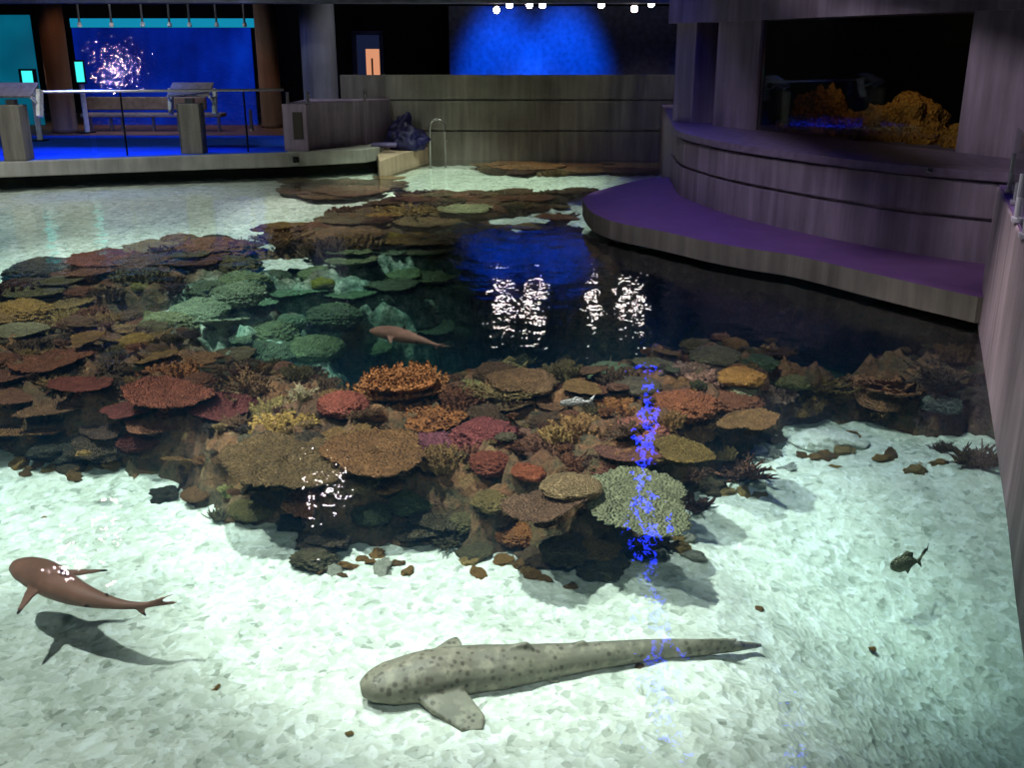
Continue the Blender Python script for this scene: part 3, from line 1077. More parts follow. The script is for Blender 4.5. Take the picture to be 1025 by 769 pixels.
def m_branch(seed, n=70, thick=0.055, spread=1.0, up=0.75, kids=2):
    rr = random.Random(seed)
    mb = MB()

    def tw(p, d, ln, r):
        q = p + d * ln * 0.55 + Vector((0, 0, 0.05 * ln))
        e = p + d * ln + Vector((0, 0, 0.16 * ln))
        mb.tube([p, q, e, e + (e - q).normalized() * r * 0.6], [r, r * 0.85, r * 0.62, r * 0.2], 5)
        return q, e
    for _ in range(n):
        a = rr.uniform(0, 2 * PI)
        el = math.asin(min(1, rr.uniform(0.08, 1.0) ** 0.8))
        d = Vector((math.cos(a) * math.cos(el) * spread, math.sin(a) * math.cos(el) * spread, math.sin(el) * up)).normalized()
        st = Vector((rr.gauss(0, 0.22), rr.gauss(0, 0.22), 0.0))
        ln = rr.uniform(0.5, 0.85) * (spread if el < 0.8 else up)
        q, e = tw(st, d, ln, thick * rr.uniform(0.8, 1.2))
        for _k in range(kids):
            d2 = (d + Vector((rr.gauss(0, 0.5), rr.gauss(0, 0.5), rr.uniform(0.0, 0.6)))).normalized()
            tw(st.lerp(e, rr.uniform(0.4, 0.9)), d2, ln * 0.42, thick * 0.75)
    # solid heart
    for k in range(10):
        a = k * 0.628
        mb.tube([(0, 0, -0.3), (0.3 * math.cos(a), 0.3 * math.sin(a), 0.0), (0.45 * math.cos(a), 0.45 * math.sin(a), 0.2)], [0.2, 0.16, 0.05], 6)
    return np_mesh('branching_coral', mb.v, mb.f)


def m_dome(seed, flat=0.62, amp=0.12, knob=0.05, kf=7.0, sub=5):
    bm = bmesh.new()
    bmesh.ops.create_icosphere(bm, subdivisions=sub, radius=1)
    for v in bm.verts:
        c = v.co.copy()
        big = fnoise(c.x * 1.3 + seed, c.y * 1.3 - seed, c.z * 1.3)
        ds, _ = noise.voronoi(c * kf + Vector((seed, seed, 0)))
        k = 1 + amp * big + knob * (0.55 - ds[0]) * 2
        v.co = c * k
        v.co.z *= flat
        if v.co.z < -0.25:
            v.co.z = -0.25 + (v.co.z + 0.25) * 0.4
    me = bpy.data.meshes.new('dome_coral')
    bm.to_mesh(me)
    bm.free()
    me.polygons.foreach_set('use_smooth', [True] * len(me.polygons))
    me.materials.append(None)
    return me


def m_finger(seed, n=75):
    rr = random.Random(seed)
    mb = MB()
    for _ in range(n):
        a, r = rr.uniform(0, 2 * PI), math.sqrt(rr.random()) * 0.92
        x, y = r * math.cos(a), r * math.sin(a)
        z0 = 0.30 * (1 - r * r) - 0.15
        hh = rr.uniform(0.22, 0.46)
        dx, dy = x * 0.25 + rr.gauss(0, .06), y * 0.25 + rr.gauss(0, .06)
        w_ = rr.uniform(0.07, 0.11)
        mb.tube([(x, y, z0 - 0.25), (x + dx * .4, y + dy * .4, z0 + hh * 0.5), (x + dx, y + dy, z0 + hh), (x + dx * 1.05, y + dy * 1.05, z0 + hh + w_ * 0.7)],
                [w_ * 1.1, w_, w_ * 0.85, w_ * 0.3], 7)
    mb.tube([(0, 0, -0.4), (0, 0, -0.05), (0, 0, 0.14)], [0.7, 0.8, 0.4], 18)
    return np_mesh('finger_coral', mb.v, mb.f)


def m_tier(seed, tiers=3):
    """staggered plates, each carrying a crust of short upright fingers"""
    rr = random.Random(seed)
    mb = MB()
    for k in range(tiers):
        R = 1.0 - 0.16 * k
        cx, cy, cz = (rr.uniform(-0.12, 0.12), -0.30 * (tiers - 1 - k) + 0.2, 0.24 * k)
        NS = 40
        ed = [R * (1 + 0.10 * math.sin(3 * 6.28 * i / NS + seed + k) + 0.06 * math.sin(7 * 6.28 * i / NS + k) + rr.uniform(-0.04, 0.04)) for i in range(NS)]
        V = [(cx, cy, cz)]
        for (r, dz) in ((0.5, 0.01), (0.85, 0.05), (1.0, 0.09), (0.96, 0.03), (0.5, -0.10), (0.15, -0.3)):
            for i in range(NS):
                a = 2 * PI * i / NS
                V.append((cx + r * ed[i] * math.cos(a), cy + r * ed[i] * math.sin(a) * 0.8, cz + dz + rr.uniform(-.01, .01)))
        Fc = [(0, 1 + i, 1 + (i + 1) % NS) for i in range(NS)]
        for j in range(5):
            for i in range(NS):
                q = (i + 1) % NS
                Fc.append((1 + j * NS + i, 1 + (j + 1) * NS + i, 1 + (j + 1) * NS + q, 1 + j * NS + q))
        mb.add(V, Fc)
        for _ in range(170):
            a, r = rr.uniform(0, 2 * PI), math.sqrt(rr.random()) * R
            x, y = cx + r * math.cos(a), cy + r * math.sin(a) * 0.8
            z = cz + 0.09 * (r / R) ** 2
            h_ = rr.uniform(0.06, 0.15)
            mb.tube([(x, y, z - 0.03), (x + x * .03, y + y * .03 - .01, z + h_ * .6), (x + x * .05, y + y * .05 - .02, z + h_)], [0.036, 0.032, 0.012], 5)
    return np_mesh('tiered_coral', mb.v, mb.f)


def m_leaf(seed, n=34):
    """whorls of thin curled leaf plates"""
    rr = random.Random(seed)
    mb = MB()
    for _ in range(n):
        a, r = rr.uniform(0, 2 * PI), math.sqrt(rr.random()) * 0.7
        c = Vector((r * math.cos(a), r * math.sin(a), 0.30 * (1 - r)))
        ra = a + rr.gauss(0, 0.7)
        tilt = rr.uniform(0.25, 0.9)
        sz = rr.uniform(0.24, 0.42)
        M = Matrix.Translation(c) @ Matrix.Rotation(ra, 4, 'Z') @ Matrix.Rotation(-tilt, 4, 'Y')
        V = []
        for dz in (0.0, -0.03):
            V.append(M @ Vector((-0.1, 0, dz)))
            for (rad, lift) in ((0.55, 0.0), (1.0, 0.10)):
                for i in range(13):
                    an = -1.5 + 3.0 * i / 12
                    q = rad * sz * (1 + 0.10 * math.sin(an * 6 + seed))
                    V.append(M @ Vector((q * math.cos(an), q * math.sin(an), dz + lift * sz * 2 + 0.02 * math.sin(an * 8))))
        Fc = []
        for s in (0, 27):
            for i in range(12):
                Fc.append((s, s + 1 + i, s + 2 + i))
                Fc.append((s + 1 + i, s + 14 + i, s + 15 + i, s + 2 + i))
        for i in range(12):
            Fc.append((14 + i, 41 + i, 42 + i, 15 + i))
        mb.add(V, Fc)
    mb.tube([(0, 0, -0.4), (0, 0, -0.05), (0, 0, 0.2)], [0.6, 0.7, 0.3], 16)
    return np_mesh('leaf_coral', mb.v, mb.f)


PROTO = {
    'table': [m_table(s, c) for s, c in ((1, 0.10), (2, 0.16), (3, 0.05), (4, 0.12), (5, 0.02))],
    'branch': [m_branch(11), m_branch(12, 60, 0.05, 1.1, 0.6), m_branch(13, 85, 0.045, 1.0, 0.8), m_branch(14, 55, 0.06, 1.1, 0.5)],
    'thicket': [m_branch(15, 120, 0.04, 1.15, 0.45, 2), m_branch(16, 110, 0.045, 1.1, 0.5, 2)],
    'dome': [m_dome(21), m_dome(22, 0.5, 0.2), m_dome(23, 0.7, 0.15, 0.03, 10)],
    'cauli': [m_dome(31, 0.6, 0.16, 0.16, 5.5), m_dome(32, 0.55, 0.22, 0.18, 7.0), m_dome(33, 0.65, 0.12, 0.14, 8.5)],
    'finger': [m_finger(41), m_finger(42, 60), m_finger(43, 90)],
    'tier': [m_tier(51, 3), m_tier(52, 2)],
    'leaf': [m_leaf(61), m_leaf(62, 44)],
    'rock': [m_dome(71, 0.6, 0.55, 0.10, 2.5, 4), m_dome(72, 0.45, 0.6, 0.12, 2.2, 4), m_dome(73, 0.7, 0.5, 0.1, 3.0, 4), m_dome(74, 0.5, 0.8, 0.1, 2.0, 4)],
    'chip': [m_dome(81, 0.5, 0.6, 0.10, 2.2, 3), m_dome(82, 0.4, 0.7, 0.1, 2.0, 3), m_dome(83, 0.6, 0.6, 0.1, 2.4, 3)],
}
NAMES = {'table': 'table_coral', 'branch': 'branching_coral', 'thicket': 'staghorn_coral', 'dome': 'boulder_coral', 'cauli': 'cauliflower_coral',
         'finger': 'finger_coral', 'tier': 'tiered_coral', 'leaf': 'leaf_coral', 'rock': 'reef_boulder', 'chip': 'coral_rubble'}
LIFT = {'table': 0.50, 'branch': 0.28, 'thicket': 0.25, 'dome': 0.2, 'cauli': 0.22, 'finger': 0.15, 'tier': 0.22, 'leaf': 0.2, 'rock': 0.15, 'chip': 0.12}
FWD = Vector((0, CT, -ST))
crng = random.Random(5)


def put(kind, loc, r, colr, label, cat, group=None, rz=None, tilt=(0, 0), sz=1.0, var=None, asp=1.0):
    me = crng.choice(PROTO[kind]) if var is None else PROTO[kind][var % len(PROTO[kind])]
    o = bpy.data.objects.new(NAMES[kind], me)
    COL.objects.link(o)
    o.material_slots[0].link = 'OBJECT'
    o.material_slots[0].material = coral_mat(colr, 'stone' if kind == 'chip' else 'coral')
    o.location = loc
    o.rotation_euler = (tilt[0], tilt[1], crng.uniform(0, 6.28) if rz is None else rz)
    o.scale = (r, r * asp, r * sz)
    if cat == 'rubble':
        o['kind'] = 'thing'
    return tag(o, label, cat, group)


def hit_l(px, py, lift):
    d = ray(px, py)
    k = (H + 0.0) / -d.z
    for _ in range(1200):
        p = Vector((0, 0, H)) + d * k
        if p.z <= gq(p.x, p.y) + lift:
            return Vector((p.x, p.y, p.z - lift))
        k += 0.015
    q = at(px, py, -0.5)
    return Vector((q.x, q.y, -0.5 - lift))


def coral(px, py, wpx, kind, colr, label, sz=1.0, tilt=(0, 0), var=None, asp=1.0, cat='coral', lift=None, rz=None, zabs=None):
    g = at(px, py, -0.45)
    r = wpx / 2000.0 * (g - Vector((0, 0, H))).dot(FWD)
    lf = (LIFT[kind] if lift is None else lift) * r * sz
    lf = min(lf, (0.15 if px < 240 or px > 800 else 0.22) if g.y < 10.5 else 0.04)
    p = hit_l(px, py, lf)
    if zabs is not None:
        p = at(px, py, zabs)
        lf = 0.0
    off = {'table': 0.5 * r * sz}.get(kind, 0.06 * r)
    if kind == 'table':
        z = p.z + lf
    else:
        z = p.z + 0.05 * r
    ext = {'table': 0.16, 'branch': 0.75, 'thicket': 0.6, 'dome': 0.65, 'cauli': 0.7, 'finger': 0.75, 'tier': 0.65, 'leaf': 0.65}.get(kind, 0.6) * r
    z = min(z, -0.04 - 0.35 * ext * sz)
    sz = min(sz, max(0.12, (-z - 0.015) / ext))
    return put(kind, (p.x, p.y, z), r, colr, label, cat, None, rz, tilt, sz, var, asp)


CORALS = [
    # mound in front of the deep basin, middle
    (402, 396, 116, 'tier', (186, 104, 44), 'large orange tiered coral on the front rim of the deep blue basin', 1.0, (0, 0), 0),
    (425, 422, 92, 'tier', (186, 98, 36), 'lower orange tiered coral right under the large orange one', .7, (0, 0), 1),
    (343, 403, 48, 'cauli', (186, 78, 70), 'rose red cauliflower coral beside the large orange tiered coral', .8),
    (376, 412, 26, 'dome', (206, 136, 92), 'small smooth peach dome coral below the large orange tiered coral', .9),
    (282, 428, 66, 'finger', (196, 150, 56), 'bright yellow finger coral on the front mound', .5),
    (272, 409, 46, 'finger', (190, 160, 84), 'pale yellow finger coral just behind the bright yellow one', .8),
    (376, 452, 108, 'table', (126, 78, 36), 'flat brown table coral with small centre bump below the orange tiers', .6, (.06, 0), 2),
    (282, 460, 118, 'table', (100, 76, 42), 'wide olive brown table coral below the bright yellow finger coral', .6, (.08, 0), 4),
    (338, 464, 30, 'dome', (150, 110, 36), 'little mustard coral between the two wide brown tables', .8),
    (190, 461, 54, 'table', (176, 112, 50), 'upright tan table coral at the sand edge of the mound', .7, (.35, 0), 0),
    (223, 460, 26, 'leaf', (150, 100, 60), 'curled tan leaf coral touching the upright tan table coral', .8),
    (222, 408, 62, 'table', (128, 40, 42), 'dark crimson plate coral behind the yellow finger coral', .6, (.15, 0), 3),
    (166, 396, 84, 'table', (140, 58, 38), 'rust red plate coral behind the dark crimson plate', .6, (.08, 0), 1),
    (172, 376, 62, 'finger', (190, 102, 44), 'orange knobby coral behind the rust red plate', .7),
    (193, 358, 52, 'table', (166, 104, 62), 'pale rimmed tan table coral on the rim above the orange knobby coral', .7, (.1, 0), 4),
    (236, 354, 42, 'table', (128, 96, 62), 'dull tan table coral on the rim next to the pale rimmed one', .6, (.1, 0), 2),
    (256, 386, 72, 'branch', (150, 104, 66), 'brown branching coral with pale tips behind the crimson plate', .8, (0, 0), 1),
    (304, 394, 34, 'branch', (196, 186, 160), 'whitish branching coral at the basin rim beside rose red coral', .9),
    (312, 500, 58, 'cauli', (196, 100, 50), 'orange cauliflower coral at the sand edge among the white glints', .8),
    (230, 490, 30, 'leaf', (176, 170, 84), 'lemon vase shaped coral near the sand edge', .9),
    (196, 494, 34, 'dome', (150, 88, 46), 'small orange brown coral at the tip of the left sand edge', .7),
    (252, 508, 52, 'dome', (140, 120, 62), 'ochre lumpy coral on the sand edge below the lemon vase coral', .7),
    (268, 478, 56, 'rock', (92, 72, 56), 'brown rock between the olive table and the lemon coral', .7),
    (352, 480, 50, 'cauli', (136, 112, 70), 'tan lumpy coral under the flat brown table coral', .7),
    (386, 484, 36, 'dome', (168, 104, 40), 'small orange brown coral below the flat brown table coral', .7),
    (410, 500, 50, 'cauli', (96, 118, 70), 'moss green lumpy coral low on the front face', .8),
    (372, 512, 44, 'cauli', (84, 98, 64), 'dull green lumpy coral beside the orange cauliflower coral', .8),
    (430, 520, 74, 'rock', (86, 70, 50), 'brown boulder at the foot of the front face below green corals', .7),
    (322, 540, 56, 'rock', (94, 68, 52), 'brown boulder at the sand below the orange cauliflower coral', .7),
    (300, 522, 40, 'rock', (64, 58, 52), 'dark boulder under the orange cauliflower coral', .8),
    # mound, towards the violet ledge
    (524, 380, 64, 'dome', (140, 98, 66), 'smooth brown dome coral on the basin rim', .6),
    (502, 392, 60, 'thicket', (176, 146, 92), 'tan branching thicket in front of the brown rim dome', .7),
    (474, 388, 40, 'cauli', (160, 164, 96), 'pale yellow green coral on the basin rim', .7),
    (512, 407, 42, 'table', (142, 100, 64), 'brown plate coral with pale notch below the tan thicket', .6, (.2, 0), 0),
    (554, 403, 34, 'table', (150, 92, 60), 'reddish brown plate beside the notched brown plate', .6, (.2, 0), 1),
    (617, 410, 58, 'finger', (204, 114, 46), 'bright orange knobby coral beside the blue light streak', .6),
    (580, 430, 60, 'finger', (186, 126, 66), 'peach tan finger coral below the bright orange knobby coral', .7),
    (556, 434, 30, 'finger', (210, 160, 84), 'small sandy finger coral at the side of the peach tan one', .8),
    (486, 432, 62, 'cauli', (164, 62, 78), 'raspberry pink cauliflower coral on the mound centre', .7),
    (432, 446, 66, 'cauli', (150, 62, 104), 'magenta purple coral below the orange tiers', .6),
    (462, 428, 30, 'cauli', (150, 154, 84), 'small yellow green coral beside raspberry pink coral', .7),
    (530, 436, 40, 'table', (170, 108, 96), 'dusty pink plate coral beside raspberry pink coral', .6),
    (470, 452, 44, 'finger', (176, 92, 68), 'salmon knobby coral below raspberry pink coral', .6),
    (492, 462, 42, 'cauli', (160, 62, 44), 'brick red sponge-like coral below raspberry pink coral', .9),
    (530, 470, 36, 'dome', (196, 82, 44), 'vivid orange red lump in the dark hollow', .9),
    (538, 448, 54, 'finger', (156, 92, 74), 'brownish pink finger coral above the vivid orange red lump', .7),
    (590, 458, 46, 'branch', (120, 78, 72), 'dull plum branching coral above the tan table', .7),
    (612, 470, 36, 'branch', (178, 98, 96), 'pinkish branching coral behind the big grey green table', .8),
    (640, 432, 66, 'cauli', (188, 96, 86), 'salmon pink cauliflower coral crossed by the blue streak', .7),
    (684, 404, 70, 'cauli', (170, 84, 46), 'rust orange cauliflower coral behind the salmon pink one', .6),
    (692, 429, 56, 'finger', (196, 124, 74), 'orange tan finger coral beside the salmon pink coral', .7),
    (668, 420, 34, 'finger', (190, 130, 70), 'small golden finger coral between rust and salmon corals', .8),
    (684, 452, 62, 'table', (130, 104, 36), 'olive gold table coral behind the big grey green table', .6, (.12, 0), 3),
    (628, 454, 60, 'table', (134, 76, 70), 'plum brown plate coral beside the olive gold table', .6, (.12, 0), 2),
    (724, 453, 30, 'finger', (196, 146, 70), 'small golden coral beside the olive gold table', .8),
    (735, 470, 84, 'thicket', (140, 72, 58), 'red brown bushy coral along the sand edge', .7),
    (690, 478, 50, 'branch', (118, 68, 56), 'dark red brown coral behind the big grey green table', .7),
    (638, 500, 112, 'table', (128, 140, 116), 'big round grey green table coral overhanging the sand', .6, (.16, 0), 4),
    (572, 489, 60, 'dome', (160, 132, 96), 'tan rounded table coral beside the big grey green table', .5),
    (544, 506, 88, 'table', (122, 84, 66), 'broad brown table coral beside the big grey green one', .6, (.14, 0), 0),
    (494, 500, 44, 'cauli', (150, 120, 62), 'yellow brown lumpy coral beside the broad brown table', .8),
    (518, 532, 50, 'cauli', (204, 104, 40), 'bright orange crust coral under the broad brown table', .8),
    (466, 520, 46, 'cauli', (128, 112, 68), 'olive tan coral low on the front face', .8),
    (600, 545, 46, 'cauli', (150, 108, 52), 'golden brown coral under the big grey green table', .8),
    (570, 548, 60, 'rock', (86, 74, 62), 'dark boulder at the lowest point of the reef front', .8),
    (604, 566, 52, 'rock', (96, 88, 70), 'mossy boulder standing on the sand at the lowest reef tip', .8),
    (540, 556, 46, 'rock', (110, 76, 56), 'reddish boulder at the reef foot below the orange crust', .8),
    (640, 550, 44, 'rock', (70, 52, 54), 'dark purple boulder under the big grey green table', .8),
    (695, 505, 46, 'branch', (104, 50, 46), 'dark crimson bush beside the big grey green table', .9),
    (693, 371, 38, 'finger', (186, 138, 138), 'pale pink knobby coral near the blue streak top', .7),
    (712, 381, 44, 'finger', (214, 146, 144), 'pink finger coral in front of the golden dome coral', .7),
    (742, 376, 44, 'dome', (214, 142, 44), 'smooth golden orange dome coral on the rim', .6),
    (742, 391, 30, 'cauli', (214, 218, 192), 'small white cauliflower coral below the golden orange dome', .9),
    (778, 392, 46, 'finger', (186, 132, 126), 'dusty pink finger coral beside the small white coral', .7),
    (792, 381, 36, 'cauli', (150, 146, 84), 'yellow green coral above the dusty pink finger coral', .7),
    (750, 422, 56, 'table', (148, 104, 54), 'brown table coral standing free over a dark hollow', .6, (.2, 0), 1),
    (716, 356, 50, 'dome', (106, 104, 76), 'olive grey dome coral topping the rim', .6),
    (758, 362, 40, 'dome', (70, 108, 72), 'deep green dome coral topping the rim', .6),
    (690, 388, 44, 'cauli', (164, 104, 44), 'ochre orange coral behind the rust orange coral', .6),
    (732, 400, 60, 'cauli', (150, 76, 44), 'rusty coral between white coral and blue streak', .5),
    (800, 404, 56, 'finger', (176, 122, 48), 'amber finger coral beside the dusty pink one', .7),
    (822, 386, 58, 'branch', (168, 128, 64), 'ochre branching coral on the rim', .7),
    (652, 364, 36, 'table', (136, 128, 90), 'pale olive plate on the rim behind the blue streak', .6),
    (612, 372, 50, 'cauli', (110, 138, 112), 'pale sea green coral on the basin rim', .6),
    (640, 385, 44, 'dome', (108, 96, 84), 'grey brown coral behind the blue streak', .6),
    (886, 389, 90, 'leaf', (190, 116, 78), 'rust and cream leafy coral on the dark overhang', .7),
    (842, 396, 40, 'branch', (150, 106, 56), 'small ochre branching coral beside the leafy rust coral', .7),
    (940, 376, 74, 'branch', (92, 72, 66), 'dusky grey brown branching coral near the pinkish wall', .7),
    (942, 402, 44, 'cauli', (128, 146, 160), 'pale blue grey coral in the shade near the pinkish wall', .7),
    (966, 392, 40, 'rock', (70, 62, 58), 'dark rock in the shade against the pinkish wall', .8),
    (978, 458, 62, 'thicket', (132, 92, 64), 'brown bushy coral on sand against the pinkish wall', .9),
    (944, 449, 34, 'branch', (118, 84, 62), 'small brown branching coral on sand near the pinkish wall', .6),
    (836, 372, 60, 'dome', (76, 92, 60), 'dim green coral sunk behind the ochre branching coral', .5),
    # far side beyond the sand patches, by the left edge
    (50, 362, 78, 'table', (138, 66, 42), 'reddish brown plate coral at the frame side of the mound', .5, (.06, 0), 0),
    (12, 374, 56, 'table', (128, 64, 46), 'maroon brown plate coral cut by the picture edge', .5, (.06, 0), 3),
    (80, 386, 56, 'table', (144, 54, 46), 'brick red plate coral in front of the reddish brown plate', .5, (.06, 0), 1),
    (58, 405, 76, 'table', (142, 90, 60), 'tan brown plate coral in the middle of the plate field', .5, (.08, 0), 2),
    (12, 396, 60, 'table', (148, 82, 62), 'pinkish brown plate coral at the picture edge', .5, (.06, 0), 4),
    (32, 430, 76, 'table', (166, 98, 52), 'orange tan plate coral lowest at the picture edge above rubble', .5, (.12, 0), 0),
    (4, 438, 44, 'table', (144, 104, 46), 'olive tan plate cut by the picture edge above rubble', .5, (.12, 0), 2),
    (128, 411, 54, 'table', (148, 54, 54), 'carmine plate coral in the plate field', .5, (.08, 0), 1),
    (154, 424, 64, 'table', (168, 92, 66), 'salmon brown plate coral in the plate field', .5, (.1, 0), 3),
    (108, 426, 60, 'table', (104, 68, 64), 'dull mauve plate coral in the plate field', .5, (.08, 0), 4),
    (140, 440, 46, 'cauli', (140, 48, 52), 'small crimson coral in front of salmon brown plate', .7),
    (106, 444, 70, 'rock', (92, 66, 52), 'brown rock at the sand edge below the plate field', .6),
    (60, 448, 60, 'rock', (70, 64, 58), 'dark rock at the sand edge behind the rubble', .6),
    (108, 370, 56, 'branch', (112, 82, 60), 'dark branching coral with tan tips behind the plate field', .6),
    (18, 312, 60, 'cauli', (164, 116, 36), 'mustard coral mound on the far plateau at the picture edge', .6),
    (66, 319, 50, 'finger', (190, 146, 64), 'golden finger coral next to the mustard mound', .7),
    (137, 341, 34, 'cauli', (186, 142, 34), 'bright mustard yellow coral at the shallow teal slope', .8),
    (20, 331, 52, 'table', (130, 122, 96), 'grey tan plate coral in front of the mustard mound', .5),
    (144, 318, 40, 'table', (158, 148, 76), 'pale olive table coral over the teal slope', .6),
    (140, 287, 20, 'cauli', (158, 148, 64), 'small yellow olive coral beyond the bright sand strip', .8),
    (82, 293, 34, 'cauli', (140, 66, 48), 'small brick coloured coral on the far plateau', .6),
    (46, 272, 70, 'cauli', (66, 58, 58), 'charcoal lumpy coral at the far sand edge near the picture edge', .6),
    (108, 261, 76, 'table', (136, 56, 50), 'maroon plate coral along the far sand edge', .5),
    (146, 266, 60, 'cauli', (112, 74, 80), 'purplish lumpy coral behind the maroon plate', .6),
    (152, 248, 56, 'table', (160, 130, 102), 'sandy tan table coral along the far sand edge', .5),
    (216, 250, 70, 'cauli', (146, 84, 60), 'russet lumpy coral along the far sand edge', .6),
    (30, 288, 52, 'cauli', (84, 58, 56), 'dark maroon lumpy coral on the far plateau', .6),
    (284, 241, 56, 'thicket', (148, 100, 58), 'caramel thicket coral at the tip of the far sand', .7),
    (276, 228, 40, 'table', (136, 76, 56), 'reddish table coral behind the caramel thicket', .5),
    (340, 234, 86, 'table', (150, 98, 64), 'wide tawny table coral on the far plateau', .5),
    (352, 219, 70, 'table', (120, 94, 70), 'grey brown table coral behind the wide tawny one', .5),
    (416, 236, 92, 'table', (180, 122, 42), 'wide amber table coral on the far plateau', .5),
    (393, 237, 18, 'dome', (246, 196, 24), 'small vivid yellow dome in front of the wide amber table', .8),
    (338, 246, 20, 'dome', (186, 176, 50), 'small dull yellow dome below the wide tawny table', .8),
    (323, 283, 24, 'dome', (186, 192, 36), 'lime yellow dome coral on the teal slope', .8),
    (408, 209, 62, 'thicket', (186, 144, 52), 'golden thicket coral in the middle of the far plateau', .8),
    (466, 211, 50, 'table', (150, 164, 124), 'pale sage table coral on the far plateau', .5),
    (430, 223, 72, 'table', (136, 104, 58), 'brown olive table coral below the pale sage one', .5),
    (386, 216, 30, 'table', (210, 146, 40), 'small orange yellow table under the golden thicket', .5),
    (310, 188, 60, 'table', (118, 74, 62), 'dark reddish table coral in the reef patch by the walkway', .5),
    (350, 190, 66, 'table', (132, 84, 70), 'pinkish brown table coral in the reef patch by the walkway', .5),
    (325, 196, 46, 'table', (136, 92, 66), 'low tan table coral at the front of the walkway reef patch', .5),
    (524, 166, 66, 'table', (176, 104, 54), 'orange brown table coral along the back wall reef', .5),
    (582, 167, 70, 'table', (164, 92, 52), 'rusty table coral along the back wall reef', .5),
    (628, 171, 40, 'table', (150, 84, 56), 'reddish table coral at the back wall behind violet ledge', .5),
    (390, 274, 66, 'table', (132, 172, 124), 'pale green table coral on the teal slope of the basin', .5),
    (352, 292, 60, 'table', (96, 150, 118), 'sea green table coral lower on the teal slope', .5),
    (297, 291, 60, 'table', (112, 168, 142), 'pale aqua table coral on the teal slope', .5),
    (248, 304, 52, 'table', (130, 184, 160), 'light aqua table coral nearest the shallow end of the teal slope', .5),
]
ZABS = {(638, 500): -0.43, (544, 506): -0.42, (282, 460): -0.37, (376, 452): -0.36, (684, 452): -0.36, (750, 422): -0.34, (572, 489): -0.38}
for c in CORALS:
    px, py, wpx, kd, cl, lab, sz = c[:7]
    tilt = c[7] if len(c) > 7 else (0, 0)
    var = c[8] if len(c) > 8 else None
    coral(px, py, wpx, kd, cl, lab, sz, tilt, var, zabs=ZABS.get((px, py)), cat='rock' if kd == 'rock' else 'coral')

# smaller corals filling the gaps
placed = [(c.location.x, c.location.y, c.scale.x * 0.85) for c in COL.objects if c.get('category') == 'coral']
idx_all = np.arange(len(GP))
fr_ng = random.Random(77)


def fill(mask, n, mind, rmin, rmax, kinds, cols, adj, place_, group):
    cand = idx_all[mask].tolist()
    fr_ng.shuffle(cand)
    done = 0
    for i in cand:
        if done >= n:
            break
        x, y = GP[i]
        if abs(x / y) > (0.60 if y < 12 else 0.56) or y > 24.0 or (x > 2.3 and y > 15.5) or (x > 0.9 and 12.5 < y < 18.5) or (x < -2.6 and y > 20.6) or any((x - a) ** 2 + (y - b) ** 2 < (mind * 0.5 + rr_) ** 2 for a, b, rr_ in placed):
            continue
        kd = fr_ng.choice(kinds)
        r = fr_ng.uniform(rmin, rmax)
        z = gq(x, y)
        nm, cl = fr_ng.choice(cols)
        zz = z + (0.32 * r if kd == 'table' else 0.03)
        ext = (0.16 if kd == 'table' else 0.65) * r
        zz = min(zz, -0.03 - 0.3 * ext)
        szf = min(0.7, max(0.12, (-zz - 0.012) / ext))
        noun = NAMES[kd].replace('_', ' ')
        put(kd, (x, y, zz), r, cl, 'small %s %s %s' % (nm, noun, place_), 'coral', '%s %ss %s' % (nm, noun, place_), sz=szf, tilt=(fr_ng.uniform(-.2, .2) * (1 if y < 11 else .2), fr_ng.uniform(-.2, .2) * (1 if y < 11 else .2)))
        placed.append((x, y, r * 0.8))
        done += 1


yl_ = GP[:, 1]
BR = [('brown', (120, 78, 48)), ('rust', (140, 72, 44)), ('olive', (104, 92, 52)), ('umber', (104, 72, 52)), ('ochre', (158, 112, 54))]
TINY = [('brown', (110, 78, 54)), ('grey', (120, 112, 96)), ('green', (92, 104, 66)), ('orange', (172, 100, 50)), ('pink', (156, 98, 84)), ('dark', (66, 54, 50))]
fill((RD > 0.25) & (HD < -0.1) & (yl_ < 11.0), 90, 0.22, 0.13, 0.22, ['branch', 'cauli', 'table', 'finger', 'thicket'], BR, '', 'filling the gaps of the near mound', '')
fill((RD > 0.02) & (RD < 0.40) & (HD < -0.4) & (yl_ < 9.0), 60, 0.18, 0.10, 0.18, ['cauli', 'branch', 'rock', 'dome'], [('brown', (96, 72, 50)), ('tan', (112, 96, 68)), ('dark', (70, 60, 54))], '', 'on the steep front face above the sand', '')
fill((RD > 0.2) & (HD < 0.1) & (yl_ < 10.6), 190, 0.10, 0.055, 0.10, ['cauli', 'finger', 'branch', 'rock'], TINY, '', 'tucked low between bigger corals of the near mound', '')
fill((RD > 0.15) & (HD < 0.1) & (yl_ < 9.6), 150, 0.05, 0.04, 0.075, ['finger', 'branch', 'leaf'], [('tan', (186, 146, 90)), ('rusty', (160, 88, 50)), ('dun', (120, 100, 74)), ('maroon', (116, 62, 54))], '', 'squeezed into crevices of the near mound', '')
fill((RD > 0.1) & (HD < -0.1) & (yl_ > 10.6), 130, 0.30, 0.16, 0.38, ['thicket', 'table', 'cauli', 'table', 'finger'], BR + [('maroon', (104, 50, 48))], '', 'on the far plateau beyond the basin', '')
fill((HD > 0.02) & (HD < 2.1) & (yl_ > 10.5) & (GP[:, 0] < -0.6), 60, 0.30, 0.2, 0.40, ['table', 'dome', 'cauli', 'table'], [('aqua', (140, 180, 160)), ('sage', (130, 156, 116)), ('grey green', (104, 130, 112))], '', 'on the teal slope inside the basin', '')
fill((HD > -0.1) & (HD < 0.6) & (yl_ < 10.6), 40, 0.22, 0.10, 0.2, ['dome', 'cauli', 'branch'], [('grey green', (84, 112, 92)), ('olive', (104, 104, 66))], '', 'just inside the front rim of the basin', '')

